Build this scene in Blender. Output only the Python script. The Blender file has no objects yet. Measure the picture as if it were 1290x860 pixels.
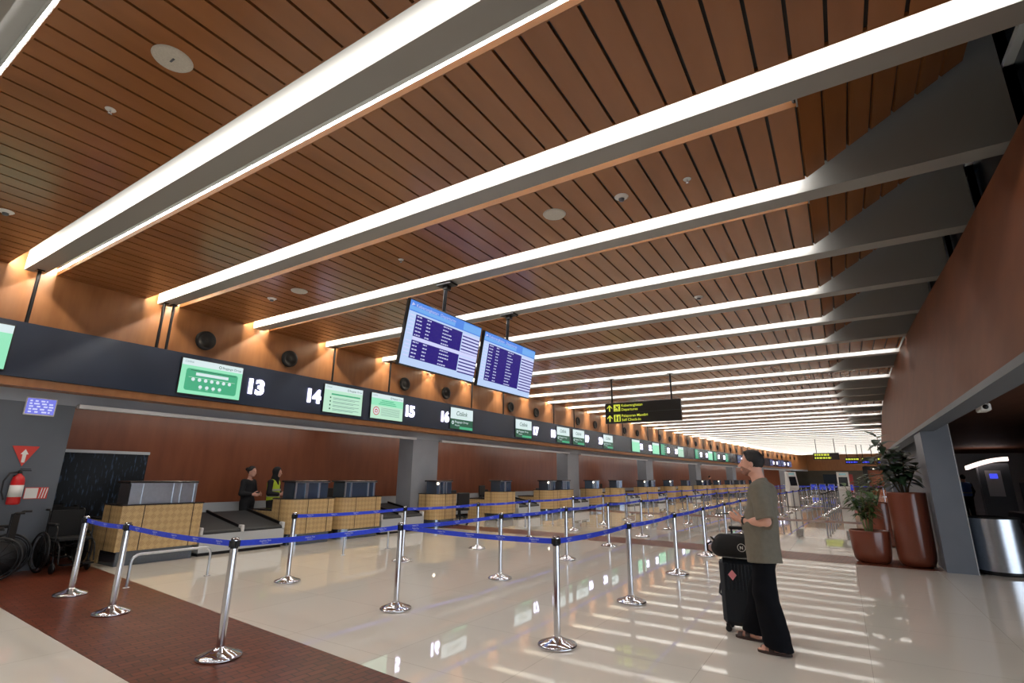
import bpy, math, random
import numpy as np
from mathutils import Vector, Matrix
random.seed(7)
SC = bpy.context.scene
COL = SC.collection
PI = math.pi

# ---------------------------------------------------------------- helpers
def lin(c):
    c = c / 255.0
    return c / 12.92 if c <= 0.04045 else ((c + 0.055) / 1.055) ** 2.4
def rgb(r, g, b):
    return (lin(r), lin(g), lin(b), 1.0)

# the hall bends gently to the right: straight up to S0, then an arc of radius RB
RB, S0 = 380.0, 14.0
def bend(x, s):
    if s <= S0:
        return x, s
    p = (s - S0) / RB
    return RB - (RB - x) * math.cos(p), S0 + (RB - x) * math.sin(p)
def heading(s):
    return 0.0 if s <= S0 else -(s - S0) / RB
def B(x, s, z):
    a, b = bend(x, s)
    return (a, b, z)

ORD = ['first', 'second', 'third', 'fourth', 'fifth', 'sixth', 'seventh', 'eighth', 'ninth', 'tenth', 'eleventh', 'twelfth', 'thirteenth',
       'fourteenth', 'fifteenth', 'sixteenth', 'seventeenth', 'eighteenth', 'nineteenth', 'twentieth', 'twenty-first', 'twenty-second',
       'twenty-third', 'twenty-fourth', 'twenty-fifth', 'twenty-sixth', 'twenty-seventh', 'twenty-eighth', 'twenty-ninth', 'thirtieth',
       'thirty-first', 'thirty-second', 'thirty-third', 'thirty-fourth', 'thirty-fifth', 'thirty-sixth', 'thirty-seventh', 'thirty-eighth',
       'thirty-ninth', 'fortieth', 'forty-first', 'forty-second', 'forty-third', 'forty-fourth', 'forty-fifth', 'forty-sixth', 'forty-seventh']

class MB:
    """collects faces with a material slot each and builds ONE mesh"""
    def __init__(self):
        self.v, self.f, self.m, self.sm = [], [], [], []
    def add(self, vs, fs, mat=0, smooth=False):
        o = len(self.v)
        self.v.extend([tuple(p) for p in vs])
        for f in fs:
            self.f.append(tuple(i + o for i in f)); self.m.append(mat); self.sm.append(smooth)
        return self
    def box(self, x0, x1, y0, y1, z0, z1, mat=0):
        vs = [(x0, y0, z0), (x1, y0, z0), (x1, y1, z0), (x0, y1, z0), (x0, y0, z1), (x1, y0, z1), (x1, y1, z1), (x0, y1, z1)]
        return self.add(vs, [(0, 3, 2, 1), (4, 5, 6, 7), (0, 1, 5, 4), (1, 2, 6, 5), (2, 3, 7, 6), (3, 0, 4, 7)], mat)
    def rbox(self, x0, x1, y0, y1, z0, z1, b, mat=0):
        """box with chamfered edges"""
        bm_v = []
        def ring(z, i):
            return [(x0 + i, y0 + b, z), (x0 + b, y0 + i, z), (x1 - b, y0 + i, z), (x1 - i, y0 + b, z), (x1 - i, y1 - b, z), (x1 - b, y1 - i, z), (x0 + b, y1 - i, z), (x0 + i, y1 - b, z)]
        rs = [ring(z0, b * .9), ring(z0 + b, 0), ring(z1 - b, 0), ring(z1, b * .9)]
        for r in rs: bm_v += r
        fs = [tuple(reversed(range(8))), tuple(range(24, 32))]
        for k in range(3):
            for i in range(8):
                j = (i + 1) % 8
                fs.append((k * 8 + i, k * 8 + j, k * 8 + 8 + j, k * 8 + 8 + i))
        return self.add(bm_v, fs, mat)
    def quad(self, a, b, c, d, mat=0):
        return self.add([a, b, c, d], [(0, 1, 2, 3)], mat)
    def poly(self, pts, mat=0):
        return self.add(pts, [tuple(range(len(pts)))], mat)
    def extrude(self, pts2, z0, z1, mat=0, smooth=False, f=None):
        """extrude a 2-D outline (counter-clockwise) from z0 to z1"""
        n = len(pts2)
        f = f or (lambda x, y, z: (x, y, z))
        vs = [f(x, y, z0) for x, y in pts2] + [f(x, y, z1) for x, y in pts2]
        self.add(vs, [tuple(reversed(range(n))), tuple(range(n, 2 * n))], mat)
        return self.add(vs, [(i, (i + 1) % n, n + (i + 1) % n, n + i) for i in range(n)], mat, smooth)
    def tube(self, pts, r, n=10, mat=0, caps=True, closed=False):
        pts = [Vector(p) for p in pts]
        N = len(pts)
        rr = r if isinstance(r, (list, tuple)) else [r] * N
        vs = []
        prev = None
        for i, p in enumerate(pts):
            if closed: t = (pts[(i + 1) % N] - pts[i - 1])
            else: t = pts[min(i + 1, N - 1)] - pts[max(i - 1, 0)]
            t.normalize()
            if prev is None:
                u = t.orthogonal().normalized()
            else:
                u = (prev - t * prev.dot(t))
                u = u.normalized() if u.length > 1e-6 else t.orthogonal().normalized()
            prev = u
            w = t.cross(u)
            for k in range(n):
                a = 2 * PI * k / n
                vs.append(p + (u * math.cos(a) + w * math.sin(a)) * rr[i])
        fs = []
        for i in range(N if closed else N - 1):
            j = (i + 1) % N
            for k in range(n):
                l = (k + 1) % n
                fs.append((i * n + k, i * n + l, j * n + l, j * n + k))
        self.add(vs, fs, mat, True)
        if caps and not closed:
            self.add(vs[:n], [tuple(reversed(range(n)))], mat)
            self.add(vs[-n:], [tuple(range(n))], mat)
        return self
    def lathe(self, prof, n=24, mat=0, c=(0, 0), caps=True, smooth=True):
        """prof: list of (r, z)"""
        vs = []
        for r, z in prof:
            for k in range(n):
                a = 2 * PI * k / n
                vs.append((c[0] + r * math.cos(a), c[1] + r * math.sin(a), z))
        fs = []
        for i in range(len(prof) - 1):
            for k in range(n):
                l = (k + 1) % n
                fs.append((i * n + k, i * n + l, i * n + n + l, i * n + n + k))
        self.add(vs, fs, mat, smooth)
        if caps:
            if prof[0][0] > 1e-4: self.add(vs[:n], [tuple(reversed(range(n)))], mat)
            if prof[-1][0] > 1e-4: self.add(vs[-n:], [tuple(range(n))], mat)
        return self
    def xf(self, M, start=0):
        for i in range(start, len(self.v)):
            self.v[i] = tuple(M @ Vector(self.v[i]))
        return self
    def mesh(self, name, mats):
        me = bpy.data.meshes.new(name)
        me.from_pydata(self.v, [], self.f)
        for m in (mats if isinstance(mats, (list, tuple)) else [mats]):
            me.materials.append(m)
        me.polygons.foreach_set('material_index', self.m)
        me.polygons.foreach_set('use_smooth', self.sm)
        me.validate()
        me.update()
        return me
    def build(self, name, mats, parent=None, loc=None, rz=0.0, label=None):
        o = bpy.data.objects.new(name, self.mesh(name, mats))
        COL.objects.link(o)
        if parent is not None: o.parent = parent
        if loc is not None: o.location = loc
        if rz: o.rotation_euler = (0, 0, rz)
        if label: o['label'] = label
        return o

def tag(o, label, cat, group=None, kind=None):
    o['label'] = label
    o['category'] = cat
    if group: o['group'] = group
    if kind: o['kind'] = kind
    return o
def thing(name, label, cat, loc=(0, 0, 0), rz=0.0, group=None):
    o = bpy.data.objects.new(name, None)
    COL.objects.link(o)
    o.empty_display_size = 0.1
    o.location = loc
    o.rotation_euler = (0, 0, rz)
    return tag(o, label, cat, group)
def copy_tree(o, parent=None):
    c = o.copy()
    COL.objects.link(c)
    if parent is not None: c.parent = parent
    for ch in list(o.children):
        copy_tree(ch, c)
    return c
def dup(proto, label, loc, rz=0.0, group=None):
    c = copy_tree(proto)
    c.location = loc
    c.rotation_euler = (0, 0, rz)
    c['label'] = label
    if group: c['group'] = group
    return c
def struct(o, label, cat='structure'):
    o['kind'] = 'structure'
    o['label'] = label
    o['category'] = cat
    return o

# text as flat mesh pieces: returns (verts2d, faces), cached
_txt = {}
def text2d(s, bold=0.0, shear=0.0):
    key = (s, bold, shear)
    if key in _txt: return _txt[key]
    cu = bpy.data.curves.new('lettering', 'FONT')
    cu.body = s; cu.size = 1.0; cu.offset = bold; cu.shear = shear; cu.resolution_u = 3
    ob = bpy.data.objects.new('lettering', cu)
    COL.objects.link(ob)
    bpy.context.view_layer.update()
    dg = bpy.context.evaluated_depsgraph_get()
    me = ob.evaluated_get(dg).to_mesh()
    vs = [(v.co.x, v.co.y) for v in me.vertices]
    fs = [tuple(p.vertices) for p in me.polygons]
    ob.evaluated_get(dg).to_mesh_clear()
    bpy.data.objects.remove(ob); bpy.data.curves.remove(cu)
    x0 = min(v[0] for v in vs); x1 = max(v[0] for v in vs)
    _txt[key] = (vs, fs, x0, x1)
    return _txt[key]
def put_text(mb, s, x, y, h, f, mat, width=None, align='l', bold=0.0, shear=0.0):
    """letters of cap height h at (x, y) of a plane; f(u, v) -> 3-D point"""
    vs, fs, x0, x1 = text2d(s, bold, shear)
    k = h / 0.70
    kx = k if width is None else width / (x1 - x0)
    w = (x1 - x0) * kx
    off = {'l': 0, 'c': -w / 2, 'r': -w}[align]
    mb.add([f(x + off + (a - x0) * kx, y + b * k) for a, b in vs], fs, mat)

# ---------------------------------------------------------------- materials
def new_mat(name):
    m = bpy.data.materials.new(name)
    m.use_nodes = True
    nt = m.node_tree
    p = nt.nodes['Principled BSDF']
    return m, nt, p
def pmat(name, col, rough=0.5, metal=0.0, noise=0.0, nscale=8.0, spec=0.5, coat=0.0, emit=None, estr=0.0, bump=0.0):
    m, nt, p = new_mat(name)
    p.inputs['Base Color'].default_value = col
    p.inputs['Roughness'].default_value = rough
    p.inputs['Metallic'].default_value = metal
    p.inputs['Specular IOR Level'].default_value = spec
    p.inputs['Coat Weight'].default_value = coat
    if emit is not None:
        p.inputs['Emission Color'].default_value = emit
        p.inputs['Emission Strength'].default_value = estr
    if noise > 0 or bump > 0:
        tc = nt.nodes.new('ShaderNodeTexCoord')
        nz = nt.nodes.new('ShaderNodeTexNoise')
        nz.inputs['Scale'].default_value = nscale
        nz.inputs['Detail'].default_value = 4
        nt.links.new(tc.outputs['Object'], nz.inputs['Vector'])
        if noise > 0:
            rp = nt.nodes.new('ShaderNodeValToRGB')
            a = [max(0, c * (1 - noise)) for c in col[:3]]; b = [min(1, c * (1 + noise)) for c in col[:3]]
            rp.color_ramp.elements[0].position = 0.3; rp.color_ramp.elements[1].position = 0.7
            rp.color_ramp.elements[0].color = (*a, 1); rp.color_ramp.elements[1].color = (*b, 1)
            nt.links.new(nz.outputs['Fac'], rp.inputs['Fac'])
            nt.links.new(rp.outputs['Color'], p.inputs['Base Color'])
        if bump > 0:
            bp = nt.nodes.new('ShaderNodeBump'); bp.inputs['Strength'].default_value = bump; bp.inputs['Distance'].default_value = 0.01
            nt.links.new(nz.outputs['Fac'], bp.inputs['Height'])
            nt.links.new(bp.outputs['Normal'], p.inputs['Normal'])
    return m
def emat(name, col, strength, sample='NONE'):
    m, nt, p = new_mat(name)
    m.cycles.emission_sampling = sample
    p.inputs['Base Color'].default_value = (0.01, 0.01, 0.01, 1)
    p.inputs['Roughness'].default_value = 0.25
    p.inputs['Emission Color'].default_value = col
    p.inputs['Emission Strength'].default_value = strength
    return m
def wood(name, c0, c1, rough, stretch=(1.5, 0.25, 1.5), scale=4.0, coat=0.0, spec=0.5):
    m, nt, p = new_mat(name)
    g = nt.nodes.new('ShaderNodeNewGeometry')
    mp = nt.nodes.new('ShaderNodeMapping'); mp.inputs['Scale'].default_value = stretch
    nz = nt.nodes.new('ShaderNodeTexNoise'); nz.inputs['Scale'].default_value = scale; nz.inputs['Detail'].default_value = 5
    rp = nt.nodes.new('ShaderNodeValToRGB')
    rp.color_ramp.elements[0].position = 0.3; rp.color_ramp.elements[0].color = c0
    rp.color_ramp.elements[1].position = 0.7; rp.color_ramp.elements[1].color = c1
    nt.links.new(g.outputs['Position'], mp.inputs['Vector']); nt.links.new(mp.outputs['Vector'], nz.inputs['Vector'])
    nt.links.new(nz.outputs['Fac'], rp.inputs['Fac']); nt.links.new(rp.outputs['Color'], p.inputs['Base Color'])
    p.inputs['Roughness'].default_value = rough; p.inputs['Coat Weight'].default_value = coat; p.inputs['Coat Roughness'].default_value = 0.15
    p.inputs['Specular IOR Level'].default_value = spec
    return m

M = {}
M['ceil'] = wood('ceiling_wood', rgb(136, 88, 50), rgb(152, 100, 59), 0.27, (0.6, 0.15, 1))
M['groove'] = pmat('groove_black', rgb(26, 20, 18), 0.6)
M['wallwood'] = wood('wall_veneer', rgb(142, 94, 56), rgb(158, 107, 66), 0.38, (2, 2, 0.3))
M['backwood'] = wood('bay_veneer', rgb(126, 70, 46), rgb(142, 82, 54), 0.36, (2, 1.2, 0.25))
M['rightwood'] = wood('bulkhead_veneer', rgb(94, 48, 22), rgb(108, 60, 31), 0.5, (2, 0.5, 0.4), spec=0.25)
M['beam'] = pmat('beam_paint', rgb(146, 145, 141), 0.5)
M['lintel'] = pmat('grey_cladding', rgb(88, 94, 102), 0.45, noise=0.04, nscale=3)
M['lintel_pale'] = pmat('pale_grey_cladding', rgb(150, 158, 168), 0.45, noise=0.04, nscale=3)
M['passwood'] = wood('passage_veneer', rgb(84, 54, 40), rgb(96, 62, 46), 0.65, (1, 0.4, 1), spec=0.2)
M['column'] = pmat('grey_column', rgb(138, 142, 150), 0.45, noise=0.04, nscale=3)
M['led'] = emat('led_light', (1.0, 0.965, 0.93, 1), 46.0, 'FRONT')
M['farwall'] = pmat('far_wall', rgb(74, 72, 62), 0.5, noise=0.3, nscale=0.6)
M['baylight'] = emat('bay_light', (1.0, 0.93, 0.85, 1), 7.0, 'FRONT')  # glow of the unseen fill tubes in the bays
M['rail'] = pmat('white_rail', rgb(200, 202, 205), 0.4)
M['fascia'] = pmat('fascia_black', rgb(46, 55, 72), 0.22)
M['black'] = pmat('black_plastic', rgb(16, 16, 18), 0.45)
M['darkmetal'] = pmat('dark_metal', rgb(20, 20, 23), 0.35, 0.4)
M['chrome'] = pmat('brushed_chrome', rgb(214, 214, 218), 0.10, 1.0)
M['painted'] = pmat('pale_grey_panel', rgb(176, 180, 184), 0.35, 0.0)
M['steel'] = pmat('satin_steel', rgb(200, 204, 210), 0.3, 1.0, noise=0.05, nscale=20)
M['rubber'] = pmat('belt_rubber', rgb(36, 38, 40), 0.55, noise=0.1, nscale=30)
M['counterdark'] = pmat('counter_plinth', rgb(120, 130, 142), 0.12, 0.85)
M['smoke'] = pmat('smoked_panel', rgb(96, 112, 132), 0.16, 0.7)
M['cap'] = pmat('counter_cap', rgb(44, 40, 40), 0.25)
M['seam'] = pmat('dark_seam', rgb(62, 46, 34), 0.5)
M['column_right'] = pmat('slate_column', rgb(108, 114, 124), 0.45, noise=0.04, nscale=3)
M['white'] = pmat('white_plastic', rgb(225, 225, 222), 0.5)
M['offwhite'] = pmat('speaker_grille', rgb(190, 186, 176), 0.6, noise=0.08, nscale=60)
M['beltblue'] = pmat('belt_blue', rgb(44, 72, 222), 0.7, noise=0.08, nscale=30)
M['belttext'] = pmat('belt_print', rgb(200, 210, 240), 0.7)
M['dullred'] = pmat('dull_red', rgb(130, 44, 40), 0.6)
M['led_end'] = emat('led_wall_washer', (1.0, 0.88, 0.70, 1), 170.0, 'FRONT')  # extra strength added at the strip ends for the wall scallops
M['scr_night'] = emat('screen_night', rgb(96, 98, 150), 0.45)
M['slotlight'] = emat('slot_light', rgb(220, 228, 240), 1.0)
M['red'] = pmat('extinguisher_red', rgb(196, 20, 24), 0.3, coat=0.4)
M['redsign'] = pmat('sign_red', rgb(205, 60, 50), 0.5)
M['pot'] = pmat('terracotta_glaze', rgb(120, 62, 42), 0.28, noise=0.08, nscale=2, coat=0.3)
M['soil'] = pmat('potting_soil', rgb(40, 30, 24), 0.9, noise=0.4, nscale=40, bump=0.5)
M['leaf'] = pmat('dark_leaf', rgb(44, 66, 44), 0.38, noise=0.25, nscale=9)
M['leaf2'] = pmat('green_leaf', rgb(66, 96, 46), 0.42, noise=0.25, nscale=9)
M['stem'] = pmat('plant_stem', rgb(106, 118, 70), 0.6, noise=0.2, nscale=20)
M['bark'] = pmat('plant_bark', rgb(74, 62, 46), 0.8, noise=0.2, nscale=20)
M['glassdark'] = pmat('dusk_glass', rgb(26, 34, 42), 0.12, 0.0)
M['mullion'] = pmat('window_frame_grey', rgb(225, 235, 240), 0.4)
M['strip'] = emat('number_glow', rgb(224, 220, 255), 2.6)
M['scr_white'] = emat('screen_white', rgb(218, 236, 238), 0.560)
M['scr_mint'] = emat('screen_mint', rgb(150, 232, 190), 0.560)
M['scr_pale'] = emat('screen_pale_green', rgb(190, 232, 205), 0.560)
M['scr_green'] = emat('screen_green', rgb(70, 172, 128), 0.560)
M['scr_dark'] = emat('screen_dark_green', rgb(34, 84, 64), 0.560)
M['scr_text'] = emat('screen_grey_text', rgb(110, 140, 140), 0.560)
M['scr_red'] = emat('screen_red', rgb(200, 60, 70), 0.560)
M['scr_head'] = emat('board_header', rgb(82, 136, 226), 0.588)
M['scr_head2'] = emat('board_header_light', rgb(112, 170, 236), 0.588)
M['scr_pale2'] = emat('board_pale', rgb(186, 208, 244), 0.588)
M['scr_navy'] = emat('board_navy', rgb(46, 34, 124), 0.560)
M['scr_line'] = emat('board_text', rgb(196, 200, 238), 0.560)
M['scr_lav'] = emat('board_lavender', rgb(206, 210, 250), 0.588)
M['scr_violet'] = emat('screen_violet', rgb(120, 124, 226), 0.560)
M['sign_black'] = pmat('sign_black', rgb(22, 20, 20), 0.35)
M['sign_yel'] = emat('sign_yellow', rgb(214, 222, 70), 0.532)
M['sign_blue'] = emat('sign_blue', rgb(60, 70, 225), 0.616)
M['skin'] = pmat('skin', rgb(222, 168, 146), 0.5, noise=0.05, nscale=14)
M['hair'] = pmat('dark_hair', rgb(26, 22, 22), 0.6, noise=0.3, nscale=60, bump=0.4)
M['stubble'] = pmat('stubble', rgb(150, 108, 92), 0.7, noise=0.2, nscale=90)
M['tshirt'] = pmat('olive_shirt', rgb(116, 111, 98), 0.85, noise=0.06, nscale=30)
M['trouser'] = pmat('black_trousers', rgb(13, 14, 20), 0.85, noise=0.12, nscale=20, spec=0.15)
M['sandal'] = pmat('sandal_leather', rgb(62, 42, 36), 0.5)
M['case'] = pmat('suitcase_shell', rgb(28, 34, 42), 0.42, spec=0.3)
M['bagcloth'] = pmat('bag_cloth', rgb(12, 12, 14), 0.75, noise=0.15, nscale=40)
M['pinktag'] = pmat('pink_tag', rgb(240, 150, 160), 0.6)
M['uniform'] = pmat('dark_uniform', rgb(24, 24, 28), 0.8, noise=0.1, nscale=20)
M['hivis'] = pmat('hi_vis_yellow', rgb(206, 232, 60), 0.6, emit=None)
M['reflect'] = pmat('silver_band', rgb(196, 200, 196), 0.4)
M['bluevest'] = pmat('blue_vest', rgb(110, 160, 230), 0.7)
M['chairblack'] = pmat('chair_black', rgb(14, 14, 17), 0.6)

# woven bamboo: two diagonal strand directions swapped by a checker (herringbone)
def woven():
    m, nt, p = new_mat('woven_bamboo')
    L = nt.links.new; N = nt.nodes.new
    tc = N('ShaderNodeTexCoord'); sep = N('ShaderNodeSeparateXYZ'); L(tc.outputs['Object'], sep.inputs['Vector'])
    def math_(op, a, b=None):
        n = N('ShaderNodeMath'); n.operation = op
        for i, q in enumerate((a, b)):
            if q is None: continue
            if isinstance(q, (int, float)): n.inputs[i].default_value = q
            else: L(q, n.inputs[i])
        return n.outputs[0]
    h = math_('ADD', sep.outputs['X'], sep.outputs['Y'])
    u = math_('MULTIPLY', math_('ADD', h, sep.outputs['Z']), 9.0)
    v = math_('MULTIPLY', math_('SUBTRACT', h, sep.outputs['Z']), 9.0)
    ck = math_('MODULO', math_('ADD', math_('FLOOR', u), math_('FLOOR', v)), 2.0)
    ck = math_('ABSOLUTE', ck)
    s1 = math_('SINE', math_('MULTIPLY', u, 25.0)); s2 = math_('SINE', math_('MULTIPLY', v, 25.0))
    mx = N('ShaderNodeMix'); mx.data_type = 'FLOAT'
    L(ck, mx.inputs[0]); L(s1, mx.inputs[2]); L(s2, mx.inputs[3])
    val = math_('ADD', math_('MULTIPLY', mx.outputs[0], 0.24), 0.5)
    val2 = math_('ADD', val, math_('MULTIPLY', math_('SUBTRACT', ck, 0.5), 0.2))
    rp = N('ShaderNodeValToRGB')
    rp.color_ramp.elements[0].position = 0.1; rp.color_ramp.elements[0].color = rgb(150, 120, 78)
    rp.color_ramp.elements[1].position = 0.9; rp.color_ramp.elements[1].color = rgb(212, 184, 134)
    L(val2, rp.inputs['Fac']); L(rp.outputs['Color'], p.inputs['Base Color'])
    p.inputs['Roughness'].default_value = 0.5
    return m
M['woven'] = woven()

def floor_mat():
    m, nt, p = new_mat('polished_floor_tile')
    L = nt.links.new; N = nt.nodes.new
    g = N('ShaderNodeNewGeometry')
    br = N('ShaderNodeTexBrick'); br.offset = 0.0; br.squash = 1.0
    br.inputs['Scale'].default_value = 1.0; br.inputs['Brick Width'].default_value = 1.2; br.inputs['Row Height'].default_value = 1.2
    br.inputs['Mortar Size'].default_value = 0.002; br.inputs['Mortar Smooth'].default_value = 0.2
    br.inputs['Color1'].default_value = rgb(242, 236, 224); br.inputs['Color2'].default_value = rgb(238, 232, 220); br.inputs['Mortar'].default_value = rgb(192, 183, 168)
    L(g.outputs['Position'], br.inputs['Vector'])
    L(br.outputs['Color'], p.inputs['Base Color'])
    nz = N('ShaderNodeTexNoise'); nz.inputs['Scale'].default_value = 0.6
    L(g.outputs['Position'], nz.inputs['Vector'])
    mr = N('ShaderNodeMapRange'); mr.inputs['To Min'].default_value = 0.02; mr.inputs['To Max'].default_value = 0.045
    L(nz.outputs['Fac'], mr.inputs['Value']); L(mr.outputs['Result'], p.inputs['Roughness'])
    p.inputs['Specular IOR Level'].default_value = 0.5
    p.inputs['Coat Weight'].default_value = 0.4; p.inputs['Coat Roughness'].default_value = 0.02; p.inputs['Coat IOR'].default_value = 1.55
    return m
M['floor'] = floor_mat()
def mosaic_mat():
    m, nt, p = new_mat('brown_mosaic')
    L = nt.links.new; N = nt.nodes.new
    g = N('ShaderNodeNewGeometry')
    mp = N('ShaderNodeMapping'); mp.inputs['Rotation'].default_value = (0, 0, math.radians(96))
    L(g.outputs['Position'], mp.inputs['Vector'])
    br = N('ShaderNodeTexBrick')
    br.inputs['Scale'].default_value = 1.0; br.inputs['Brick Width'].default_value = 0.16; br.inputs['Row Height'].default_value = 0.08
    br.inputs['Mortar Size'].default_value = 0.006
    br.inputs['Color1'].default_value = rgb(122, 64, 44); br.inputs['Color2'].default_value = rgb(96, 47, 32); br.inputs['Mortar'].default_value = rgb(48, 26, 20)
    L(mp.outputs['Vector'], br.inputs['Vector']); L(br.outputs['Color'], p.inputs['Base Color'])
    p.inputs['Roughness'].default_value = 0.3; p.inputs['Specular IOR Level'].default_value = 0.35
    return m
M['mosaic'] = mosaic_mat()
# ---------------------------------------------------------------- the hall
ZC = 4.85            # ceiling
PB, YB = 2.015, 4.10 # beam spacing, near slot edge of beam two
XK, PL = 0.085, 0.2535
XL, XR = -11.2, 1.66
SEND = 86.0
KMIN, KMAX = -3, 40
RISE = {2, 3, 4, 5, 6, 8, 10, 11, 12, 14, 16, 17, 19}
def yk(k): return YB + PB * (k - 2)

def bbox(mb, x0, x1, s0, s1, z0, z1, mat=0, step=2.5):
    """a box whose long side follows the bend of the hall"""
    n = 1 if s1 <= S0 else max(1, int(math.ceil((s1 - s0) / step)))
    vs = []
    for i in range(n + 1):
        s = s0 + (s1 - s0) * i / n
        vs += [B(x0, s, z0), B(x1, s, z0), B(x1, s, z1), B(x0, s, z1)]
    fs = [(0, 1, 2, 3), tuple(4 * n + q for q in (3, 2, 1, 0))]
    for i in range(n):
        a, b = 4 * i, 4 * i + 4
        for q in range(4):
            r = (q + 1) % 4
            fs.append((a + q, b + q, b + r, a + r))
    mb.add(vs, fs, mat)

# floor
mb = MB()
nx, ny = 20, 44
gx = [-18 + 42 * i / nx for i in range(nx + 1)]; gy = [-9 + 108 * j / ny for j in range(ny + 1)]
mb.add([(x, y, 0) for y in gy for x in gx], [(j * (nx + 1) + i, j * (nx + 1) + i + 1, (j + 1) * (nx + 1) + i + 1, (j + 1) * (nx + 1) + i) for j in range(ny) for i in range(nx)])
struct(mb.build('floor', M['floor']), 'polished beige stone floor of the check-in hall', 'floor')
def inlay(name, pts, label):
    m = MB(); m.extrude(pts, 0.0, 0.0025)
    struct(m.build(name, M['mosaic']), label, 'floor inlay')
inlay('trim_1', [(-13.3, 2.55), (-8.45, 2.30), (-4.89, 2.14), (-1.2, 1.98), (2.6, 1.8), (2.6, 2.85), (-3.15, 3.31), (-5.35, 3.50), (-6.92, 3.64), (-13.3, 4.22)],
      'brown mosaic floor band under the posts closest to the camera')
inlay('trim_2', [(-12.6, 12.75), (-9.92, 12.65), (-4.38, 12.40), (-1.27, 12.05), (1.25, 11.98), (1.25, 12.95), (0.28, 13.12), (-1.38, 13.28), (-4.74, 13.48), (-12.6, 13.75)],
      'brown mosaic floor band reaching the planters')
for i, s in enumerate((22.6, 33.6, 44.8, 56.0)):
    inlay('trim_%d' % (i + 3), [B(-12.6, s, 0)[:2], B(1.2, s, 0)[:2], B(1.2, s + 1.1, 0)[:2], B(-12.6, s + 1.1, 0)[:2]],
          'brown mosaic floor band across the far queue, %s beyond the planters' % ORD[i])

# ceiling bays of wooden planks with black gaps
TH = math.atan(0.57)
def plank_bay(k):
    y0, y1 = yk(k) + 0.63, yk(k + 1)
    rising = k in RISE
    mb = MB()
    if y0 > SEND: return
    def bx(xa, xb, ya, yb, za, zb, m):
        vs = [B(xa, ya, za), B(xb, ya, za), B(xb, yb, za), B(xa, yb, za), B(xa, ya, zb), B(xb, ya, zb), B(xb, yb, zb), B(xa, yb, zb)]
        mb.add(vs, [(0, 3, 2, 1), (4, 5, 6, 7), (0, 1, 5, 4), (1, 2, 6, 5), (2, 3, 7, 6), (3, 0, 4, 7)], m)
    xe = XK if rising else XR
    j0 = int(math.floor((XL - XK) / PL)); j1 = 0 if rising else int(math.ceil((XR - XK) / PL))
    for j in range(j0, j1):
        xa = max(XL, XK + j * PL + 0.014); xb = min(xe, XK + (j + 1) * PL - 0.014)
        if xb > xa: bx(xa, xb, y0, y1, ZC, ZC + 0.03, 0)
    bx(XL, xe, y0, y1, ZC + 0.034, ZC + 0.06, 1)
    bx(XL, xe, y0 - 0.002, y0 + 0.012, ZC - 0.001, ZC + 0.075, 0)
    bx(XL, xe, y1 - 0.012, y1 + 0.002, ZC - 0.001, ZC + 0.075, 0)
    if rising:
        ya, yb = yk(k) + 0.44, yk(k + 1)
        c, s_ = math.cos(TH), math.sin(TH)
        for j in range(7):
            d0, d1 = j * PL + 0.018, (j + 1) * PL - 0.018
            def P(d, y, up): return B(XK + d * c - up * s_, y, ZC + d * s_ + up * c)
            for (u0, u1, m, da, db) in ((0, 0.03, 0, d0, d1), (0.034, 0.06, 1, j * PL, (j + 1) * PL)):
                vs = [P(da, ya, u0), P(db, ya, u0), P(db, yb, u0), P(da, yb, u0), P(da, ya, u1), P(db, ya, u1), P(db, yb, u1), P(da, yb, u1)]
                mb.add(vs, [(0, 3, 2, 1), (4, 5, 6, 7), (0, 1, 5, 4), (1, 2, 6, 5), (2, 3, 7, 6), (3, 0, 4, 7)], m)
    o = mb.build('ceiling', [M['ceil'], M['groove']])
    struct(o, 'bay of orange-brown ceiling planks beyond the %s light beam' % (ORD[k - 0] if k >= 0 else 'hidden'), 'ceiling')
for k in range(KMIN, KMAX + 1):
    plank_bay(k)

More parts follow.
